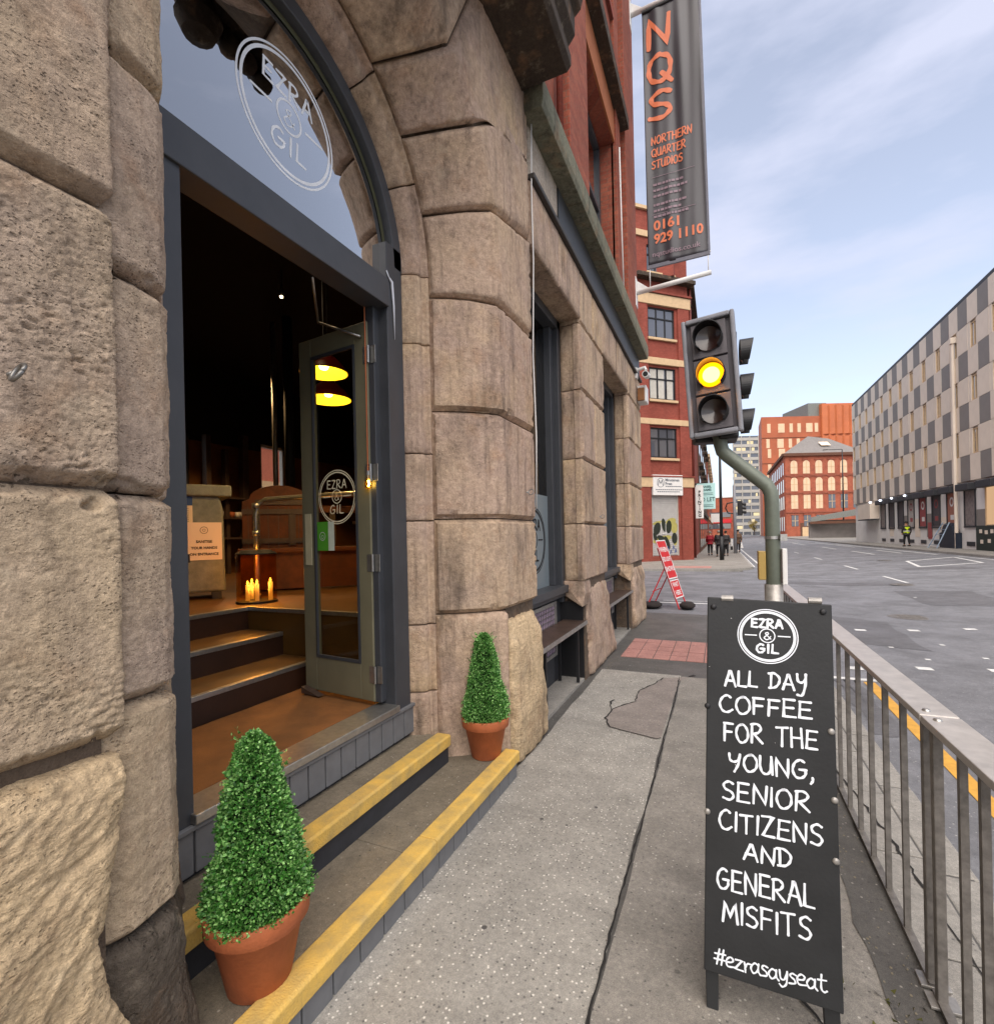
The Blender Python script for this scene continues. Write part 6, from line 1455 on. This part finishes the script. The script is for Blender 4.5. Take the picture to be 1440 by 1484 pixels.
for r, (z0, z1) in enumerate(((13.6, 16.2), (9.9, 12.6), (6.2, 9.0), (1.5, 4.6))):
    for k in range(9): obj('window', MB().box((12.70, 122.5 + k * 4, z0), (12.76, 124.2 + k * 4, z1)), g_far, WH)
obj('door', MB().box((3.4, .02, .1), (5.2, .1, 2.3), WP), m_cream, WH); obj('doorway', MB().box((3.0, 0, .05), (5.6, .02, 3.2), WP), m_brown, WH)
# low grey wall and canopy beside the checkered building
GW = thing('garage_canopy', 'low grey concrete wall with a slanting canopy beyond the chequered building', 'wall', (17, 95, 0))
obj('wall', MB().box((13.2, 94, .1), (24, 95, 3.2)), pbr('weathered concrete', '#8a8480', .8, var=.3, vs=.8), GW)
obj('canopy', MB().poly([(13.0, 92, 2.9), (24, 92, 4.4), (24, 92, 5.6), (13.4, 92, 3.7)], (0, 3, 0)), m_greym, GW); obj('fascia', MB().box((13.0, 91.9, 2.6), (24, 91.98, 3.0)), m_brown, GW)
obj('wall', MB().box((20, 86, .1), (20.4, 94, 4.5)), MATS['weathered concrete'], GW)

# ------------------------------------------------------------------ chequered building on the right
CH = thing('chequered_building', 'long white building clad in beige and grey chequered panels on the right of the road', 'building', (13, 43, .38))
Y0, Y1, CX = 22.9, 62.9, 13.0; PT = 1.21; Z0c = 4.25; RH = 1.464
m_lp = pbr('beige panel', '#e0d2c0', .6, var=.12, vs=1.2, bump=.04); m_gp = pbr('grey panel', '#827c76', .6, var=.12, vs=1.2, bump=.04)
m_gw = pbr('painted grey ground floor', '#dad7d2', .7, var=.14, vs=.8)
obj('wall', MB().box((CX, Y0, .3), (CX + 12, Y1, 14.45)), m_gw, CH)
obj('parapet', MB().box((CX - .12, Y0, 14.5), (CX + 12, Y1 + .1, 14.72)), m_riser, CH)
pmesh = {}
for nm, mt2 in (('l', m_lp), ('g', m_gp)):
    pmesh[nm] = mesh_of('panel', MB().box((-.14, .0, .0), (0, PT - .02, RH - .02)), mt2)
wf = MB(); wf.box((-.10, .22, .0), (-.04, .28, RH - .1)); wf.box((-.10, PT - .38, .0), (-.04, PT - .32, RH - .1)); wf.box((-.10, .28, RH - .16), (-.04, PT - .38, RH - .1)); wf.box((-.10, .28, 0), (-.04, PT - .38, .06)); wf.box((-.10, .5, .06), (-.04, .54, RH - .16))
wfm = mesh_of('frame', wf, m_cream); wpm = mesh_of('pane', MB().box((-.06, .28, .06), (-.05, PT - .38, RH - .16)), g_far); wsm = mesh_of('reveal', MB().box((-.13, .0, 0), (0, .2, RH - .02)).box((-.13, PT - .32, 0), (0, PT - .02, RH - .02)), m_lp)
k = 0; y = Y0 + .1; R = random.Random(8)
while y < Y1 - PT * .5:
    for r in range(7):
        z = Z0c + r * RH
        if r == 0 and 36 < y < 47 and False: continue
        x = CX - .002 * (k % 3)
        if r % 2 == 0: o = obj('cladding_panel', pmesh['g' if k % 2 else 'l'], None, CH)
        elif k % 2: o = obj('cladding_panel', pmesh['l'], None, CH)
        else:
            o = obj('window', wsm, None, CH)
            for mm, nn_ in ((wfm, 'frame'), (wpm, 'pane')): q = obj(nn_, mm, None, o)
        o.location = Vector((x, y, z)) - CH.location; o.matrix_parent_inverse = Matrix.Identity(4)
        if r % 2 == 1 and k % 2 == 0:
            for q in o.children: q.matrix_parent_inverse = Matrix.Identity(4); q.location = (0, 0, 0)
    y += PT; k += 1
m_post = [pbr('poster dark', '#4a4648', .6, var=.5, vs=4), pbr('poster pink', '#a9705c', .7, var=.35, vs=5), pbr('poster grey', '#8a807c', .7, var=.5, vs=5), pbr('poster white', '#b7b0a8', .7, var=.4, vs=4), pbr('poster red', '#9a4a48', .7, var=.3, vs=3)]
m_yl = emis('lit shop window', '#ffd0a0', .4)
for i, yc in enumerate((34.2, 36.75, 39.2, 41.6, 43.95, 46.3, 48.6, 50.9, 53.2)):
    mt2 = [m_yl, m_post[2], m_post[1], m_post[0], m_post[4], m_post[3], m_post[0], m_post[0], m_post[2]][i]
    w = obj('shop_window', MB().box((CX - .02, yc - .62, 1.75), (CX - .005, yc + .62, 3.95)), mt2, CH)
    obj('window_surround', MB().box((CX - .06, yc - .72, 1.65), (CX - .022, yc - .62, 3.95)).box((CX - .06, yc + .62, 1.65), (CX - .022, yc + .72, 3.95)).box((CX - .07, yc - .72, 1.6), (CX - .022, yc + .72, 1.72)), m_riser if i else m_cream, w)
    obj('canopy_box', MB().box((CX - .42, yc - .82, 3.72), (CX - .01, yc + .82, 4.12)), m_riser, CH, bevel=.04)
    obj('basement_grille', MB().box((CX - .03, yc - .5, .55), (CX - .004, yc + .5, .8)), m_riser, CH)
    if i in (2, 3, 4, 5): 
        ps = MB(); ring(ps, (CX - .024, yc, 3.2), (0, -1, 0), (0, 0, 1), .18, .3, 16); ps.box((CX - .026, yc - .3, 2.1), (CX - .023, yc + .2, 2.4)); obj('poster_print', ps, [m_white2, m_post[4]][i % 2], w)
for i, yb in enumerate((35.5, 40.4, 42.8, 45.1, 47.5, 51.0)): obj('grey_patch', MB().box((CX - .012, yb - .5, 1.0), (CX - .003, yb + .5, 2.6 - .3 * (i % 2))), m_lp if i % 2 else MATS['grey panel'], CH)
obj('red_notice', MB().box((CX - .05, 42.4, .9), (CX - .005, 43.0, 2.0)), m_post[4], CH)
mb = MB(); mb.tube([(CX - .22, 38.0, .4), (CX - .22, 38.0, 12.6)], .09, 12); mb.box((CX - .36, 37.86, 12.5), (CX - .08, 38.14, 12.85)); obj('downpipe', mb, m_lp, CH, smooth=False)
obj('box_sign', MB().box((CX - .7, 54.4, 2.55), (CX - .02, 58.6, 3.95)), m_lp, CH); obj('box_sign_edge', MB().box((CX - .72, 54.4, 2.45), (CX - .02, 58.6, 2.55)), m_riser, CH)
for i in range(4): 
    mb = MB(); mb.lathe([(0, 0), (.1, .04), (.1, .12), (0, .14)], (CX - .45, 46.0 + i * 3.1, 3.98), 10); obj('wall_lamp', mb, emis('cool lamp', '#e8f0ff', 3) if i == 0 else bpy.data.materials['cool lamp'], CH)
obj('shop_cabinet', MB().box((CX - .35, 32.9, .38), (CX - .01, 35.2, 1.7)), pbr('dark green hoarding', '#25302a', .6, var=.4, vs=3), CH)
cbp = MB(); 
for yy, zz2 in ((33.3, 1.3), (33.9, 1.25), (34.5, 1.3), (33.6, .8), (34.4, .75)): cbp.box((CX - .36, yy, zz2), (CX - .352, yy + .3, zz2 + .2))
obj('hoarding_poster', cbp, m_lp, CH)
ar = thing('arched_blue_door', 'dark blue arched cellar doorway behind the ladder', 'door', (CX - .3, 39, .38))
obj('surround', MB().poly([(CX - .3, 37.9, .38), (CX - .3, 40.3, .38), (CX - .3, 40.3, 1.3), (CX - .3, 39.95, 1.35)] + [(CX - .3, 39.1 + .85 * math.cos(a), 1.3 + .62 * math.sin(a)) for a in [PI * i / 10 for i in range(1, 10)]] + [(CX - .3, 38.25, 1.35), (CX - .3, 37.9, 1.3)], (.29, 0, 0)), pbr('navy paint', '#1d2736', .5, var=.3), ar)
ld = thing('ladder', 'pale blue step ladder leaning against the arched blue doorway', 'ladder', (CX - .8, 39, .38))
mb = MB(); mb.tube([(CX - 1.05, 38.35, .38), (CX - .36, 38.55, 1.95)], .03, 8); mb.tube([(CX - 1.05, 39.75, .38), (CX - .36, 39.5, 1.95)], .03, 8); obj('stile', mb, pbr('pale blue metal', '#8d9fb0', .5), ld)
for i in range(5):
    f = (i + .6) / 5; obj('rung', MB().box((CX - 1.05 + .69 * f - .03, 38.35 + .2 * f, .38 + 1.57 * f), (CX - 1.05 + .69 * f + .03, 39.75 - .25 * f, .41 + 1.57 * f)), MATS['pale blue metal'], ld)

# ------------------------------------------------------------------ street furniture far off
def lamp_post(x, y, z, h, arm, label, r=.06):
    t = thing('street_lamp', label, 'street lamp', (x, y, z))
    mb = MB(); mb.tube([(x, y, z), (x, y, z + 1.4)], r * 1.45, 12); obj('base', mb, m_black, t, smooth=True)
    mb = MB(); mb.tube([(x, y, z + 1.3), (x, y, z + h * .6), (x, y, z + h)], [r * 1.1, r * .9, r * .7], 12); obj('column', mb, m_black, t, smooth=True)
    mb = MB(); mb.tube([(x, y, z + h), (x + arm, y, z + h + .15)], r * .5, 8); mb.box((x + min(arm, 0) * 1 + (arm if arm > 0 else 0) - .35, y - .15, z + h + .08), (x + min(arm, 0) + (arm if arm > 0 else 0) + .35, y + .15, z + h + .2)); obj('lantern', mb, m_black, t)
lamp_post(.08, 32.1, 0, 7.6, 1.0, 'black lamp post on the corner behind the traffic signal', .085)
lamp_post(20.4, 107.5, .1, 16, -2.6, 'tall dark lamp post in front of the brick warehouse', .12)
def small_signal(x, y, label):
    t = thing('far_traffic_signal', label, 'traffic light', (x, y, 0))
    mb = MB(); mb.tube([(x, y, 0), (x, y, 5.2)], .11, 12); obj('pole', mb, m_rim, t, smooth=True)
    obj('signal_head', MB().box((x + .2, y - .2, 2.9), (x + .55, y + .2, 4.0)), m_black, t, bevel=.04)
    for z in (3.15, 3.45, 3.75):
        mb = MB(); mb.tube([(x + .55, y, z), (x + .8, y, z - .03)], .12, 12, cap=False); obj('hood', mb, m_black, t)
    mb = MB(); mb.tube([(x - .1, y, 3.9), (x - .5, y, 3.85), (x - .62, y, 3.5), (x - .45, y, 3.1), (x - .1, y, 3.05)], .05, 8); obj('bracket', mb, m_black, t)
small_signal(1.05, 42.1, 'small grey traffic signal on the far pavement edge')
for i, (x, y) in enumerate(((.55, 52), (.95, 50))):
    t = thing('bollard', ['left white-banded bollard by the pedestrians', 'right white-banded bollard beside the small traffic signal'][i], 'bollard', (x, y, 0), 'bollards on the far pavement')
    mb = MB(); mb.tube([(x, y, 0), (x, y, 1.0)], .09, 12); obj('shaft', mb, m_black, t); mb = MB(); mb.tube([(x, y, .35), (x, y, 1.02)], .095, 12); obj('white_sleeve', mb, m_white2, t)
t = thing('litter_bin', 'black litter bin at the kerb before the brick warehouse', 'litter bin', (19.6, 106, .1))
obj('body', MB().box((19.0, 105.7, .5), (20.3, 106.4, 2.1)), m_black, t, bevel=.05); obj('panel', MB().box((19.4, 105.68, 1.1), (19.9, 105.7, 1.6)), m_white2, t)
for x in (19.1, 20.1): obj('leg', MB().box((x, 105.8, .1), (x + .15, 106.0, .5)), m_black, t)

# ------------------------------------------------------------------ people
m_skin = pbr('skin', '#b98868', .6, var=.05, bump=0)
def skin_mesh(name, V, E, RAD, mat, parent, root=0, lv=1):
    me = bpy.data.meshes.new(name); me.from_pydata([tuple(v) for v in V], E, []); me.materials.append(mat)
    o = bpy.data.objects.new(name, me); COL.objects.link(o); par(o, parent)
    bm = bmesh.new(); bm.from_mesh(me); bm.verts.layers.skin.verify(); bm.to_mesh(me); bm.free()
    for i, r in enumerate(RAD): me.skin_vertices[0].data[i].radius = (r, r) if not isinstance(r, tuple) else r
    me.skin_vertices[0].data[root].use_root = True
    s = o.modifiers.new('skin', 'SKIN'); s.use_smooth_shade = True
    b = o.modifiers.new('sub', 'SUBSURF'); b.levels = lv; b.render_levels = lv
    return o
def person(x, y, z, h, label, coat, trousers, hair, face=0, stride=.2, bag=None, long_coat=False, vest=None, group=None):
    t = thing('person', label, 'person', (x, y, z), group); s = h / 1.75; ca, sa = math.cos(face), math.sin(face)
    def Q(a, b_, c): a, b_ = a * s, b_ * s; return Vector((x + a * ca - b_ * sa, y + a * sa + b_ * ca, z + c * s))   # b_ = forward
    st_ = stride
    V = [Q(0, 0, .95), Q(0, 0, 1.15), Q(0, .01, 1.38), Q(0, .02, 1.48), Q(0, .03, 1.54), Q(0, .035, 1.64), Q(0, .03, 1.72),
         Q(-.17, 0, 1.41), Q(-.23, .03, 1.14), Q(-.22, .10, .90), Q(-.21, .13, .80), Q(.17, 0, 1.41), Q(.23, -.04, 1.14), Q(.23, .02, .90), Q(.22, .04, .80),
         Q(-.09, 0, .90), Q(-.10, st_ * .55, .50), Q(-.10, st_ * .7, .09), Q(-.10, st_ * .7 + .15, .04), Q(.09, 0, .90), Q(.10, -st_ * .3, .50), Q(.10, -st_ * .95, .12), Q(.10, -st_ * .95 + .14, .05)]
    E = [(0, 1), (1, 2), (2, 3), (3, 4), (4, 5), (5, 6), (2, 7), (7, 8), (8, 9), (9, 10), (2, 11), (11, 12), (12, 13), (13, 14), (0, 15), (15, 16), (16, 17), (17, 18), (0, 19), (19, 20), (20, 21), (21, 22)]
    r = [.13, .13, .12, .055, .06, .095, .06, .06, .045, .035, .035, .06, .045, .035, .035, .09, .06, .04, .035, .09, .06, .04, .035]
    skin_mesh('body', V, E, [k * s for k in r], m_skin, t, 0, 1)
    zb = .62 if long_coat else .84
    V = [Q(0, 0, zb), Q(0, 0, 1.0), Q(0, 0, 1.15), Q(0, .01, 1.38), Q(0, .015, 1.46), Q(-.18, 0, 1.40), Q(-.235, .03, 1.14), Q(-.225, .09, .92), Q(.18, 0, 1.40), Q(.235, -.04, 1.14), Q(.235, .015, .92)]
    skin_mesh('coat', V, [(0, 1), (1, 2), (2, 3), (3, 4), (3, 5), (5, 6), (6, 7), (3, 8), (8, 9), (9, 10)], [k * s for k in (.2 if long_coat else .18, .18, .17, .155, .08, .085, .068, .058, .085, .068, .058)], coat, t, 1, 1)
    if vest:
        V = [Q(0, 0, .90), Q(0, 0, 1.15), Q(0, .01, 1.38), Q(-.11, 0, 1.42), Q(.11, 0, 1.42)]
        skin_mesh('vest', V, [(0, 1), (1, 2), (2, 3), (2, 4)], [k * s for k in (.215, .205, .185, .10, .10)], vest, t, 1, 1)
        mb = MB(); mb.tube([Q(0, 0, 1.05), Q(0, 0, 1.10)], .214 * s, 16); obj('reflective_band', mb, m_white2, t)
    V = [Q(0, 0, .92), Q(-.09, 0, .84), Q(-.10, st_ * .55, .50), Q(-.10, st_ * .7, .12), Q(.09, 0, .84), Q(.10, -st_ * .3, .50), Q(.10, -st_ * .95, .14)]
    skin_mesh('trousers', V, [(0, 1), (1, 2), (2, 3), (0, 4), (4, 5), (5, 6)], [k * s for k in (.14, .105, .078, .058, .105, .078, .058)], trousers, t, 0, 1)
    for dx, yy, zc in ((-.10, st_ * .7, .0), (.10, -st_ * .95, .03)):
        obj('shoe', MB().poly([Q(dx - .045, yy - .08, zc), Q(dx - .045, yy + .18, zc), Q(dx - .045, yy + .17, zc + .05), Q(dx - .045, yy + .02, zc + .10), Q(dx - .045, yy - .08, zc + .09)], Q(.09, 0, 0) - Q(0, 0, 0)), m_black, t, bevel=.01)
    mb = MB(); hc = Q(0, .015, 1.655); mb.grid(lambda i, j: hc + Vector((.108 * s * math.sin(PI * .56 * i / 8) * math.cos(2 * PI * j / 16), .118 * s * math.sin(PI * .56 * i / 8) * math.sin(2 * PI * j / 16), .115 * s * math.cos(PI * .56 * i / 8))), 9, 17)
    obj('hair', mb, hair, t, smooth=True)
    if bag:
        p = Q(.23, .04, .78); mb = MB(); mb.grid(lambda i, j: p + Vector((.13 * s * math.cos(2 * PI * j / 10) * (.25 + .75 * i / 6), .07 * s * math.sin(2 * PI * j / 10) * (.3 + .7 * i / 6), -.42 * s * i / 6)), 7, 11)
        o = obj('carrier_bag', mb, bag, smooth=True, label=('white carrier bag in the hand of the person in ' + ('the red coat' if coat.name.startswith('red') else 'brown by the kerb')), cat='bag')
    return t
m_redc = pbr('red coat', '#8a1826', .8, var=.2, vs=9); m_dk = pbr('black trousers', '#17161a', .8, var=.2); m_dkc = pbr('charcoal coat', '#2e2b2c', .8, var=.3); m_brc = pbr('brown coat', '#6a5240', .8, var=.3)
m_hv = pbr('hi vis yellow', '#c6e015', .6, var=.1, emit='#c6e015', es=.0); m_h1 = pbr('grey hair', '#8a8078', .8); m_h2 = pbr('dark hair', '#1d1714', .8)
person(-.66, 38.7, .012, 1.72, 'person in a dark red coat and black trousers walking away by the shop row', m_redc, m_dk, m_h1, 0, .12, m_white2)
person(-.08, 36.4, .012, 1.76, 'person in a charcoal coat walking just left of the black lamp post', m_dkc, m_dk, m_h1, .1, .22)
person(.35, 37.4, .012, 1.72, 'person in dark clothes half hidden behind the black lamp post', m_dkc, m_dk, m_h2, 0, .18)
person(1.28, 43.4, .012, 1.80, 'person in a brown coat at the kerb beside the small traffic signal', m_brc, m_dk, m_h2, -.1, .16, m_white2, True)
person(.2, 66, .012, 1.7, 'distant person in a red top farther along the left pavement', m_redc, m_dk, m_h2, 0, .15)
person(11.75, 42.9, .38, 1.74, 'person in a yellow high-visibility vest on the opposite pavement', m_dkc, m_dk, m_h2, .2, .14, None, False, m_hv)
person(18.6, 105.5, .1, 1.8, 'distant person in dark clothes standing left of the litter bin', m_dkc, m_dk, m_h2, 0, .1)

# ------------------------------------------------------------------ yellowing street trees at the end of the road
def tree(x, y, h, label, seed, mat):
    t = thing('street_tree', label, 'tree', (x, y, -.1), 'small trees at the end of the road'); R = random.Random(seed)
    mb = MB(); mb.tube([(x, y, -.1), (x + .1, y, h * .35), (x, y, h * .6)], [.2, .15, .08], 8)
    for i in range(5): a = R.uniform(0, 6.3); mb.tube([(x, y, h * .35), (x + math.cos(a) * h * .2, y + math.sin(a) * h * .2, h * .7)], [.09, .03], 6)
    obj('trunk', mb, m_wood, t); mb = MB()
    C = [(x + R.gauss(0, h * .16), y + R.gauss(0, h * .16), h * R.uniform(.45, .9), h * R.uniform(.1, .2)) for _ in range(9)]
    for i in range(1500):
        c = R.choice(C); d = Vector((R.gauss(0, 1), R.gauss(0, 1), R.gauss(0, 1))).normalized() * c[3] * R.uniform(.6, 1.1); p = Vector(c[:3]) + d
        a, b_ = Vector((R.gauss(0, 1), R.gauss(0, 1), R.gauss(0, 1))).normalized() * .22, Vector((R.gauss(0, 1), R.gauss(0, 1), R.gauss(0, 1))).normalized() * .22
        mb.add([p, p + a, p + b_], [(0, 1, 2)])
    obj('crown', mb, mat, t)
m_yt = pbr('autumn leaf', '#a8913f', .7, var=.4, vs=2, bump=0)
for i, (x, y, h) in enumerate(((11.5, 205, 5.5), (15.5, 208, 4.8), (19.5, 211, 5.2))): tree(x, y, h, ['left', 'middle', 'right'][i] + ('most' if i != 1 else '') + ' small yellowish tree at the foot of the far tower', 20 + i, m_yt)
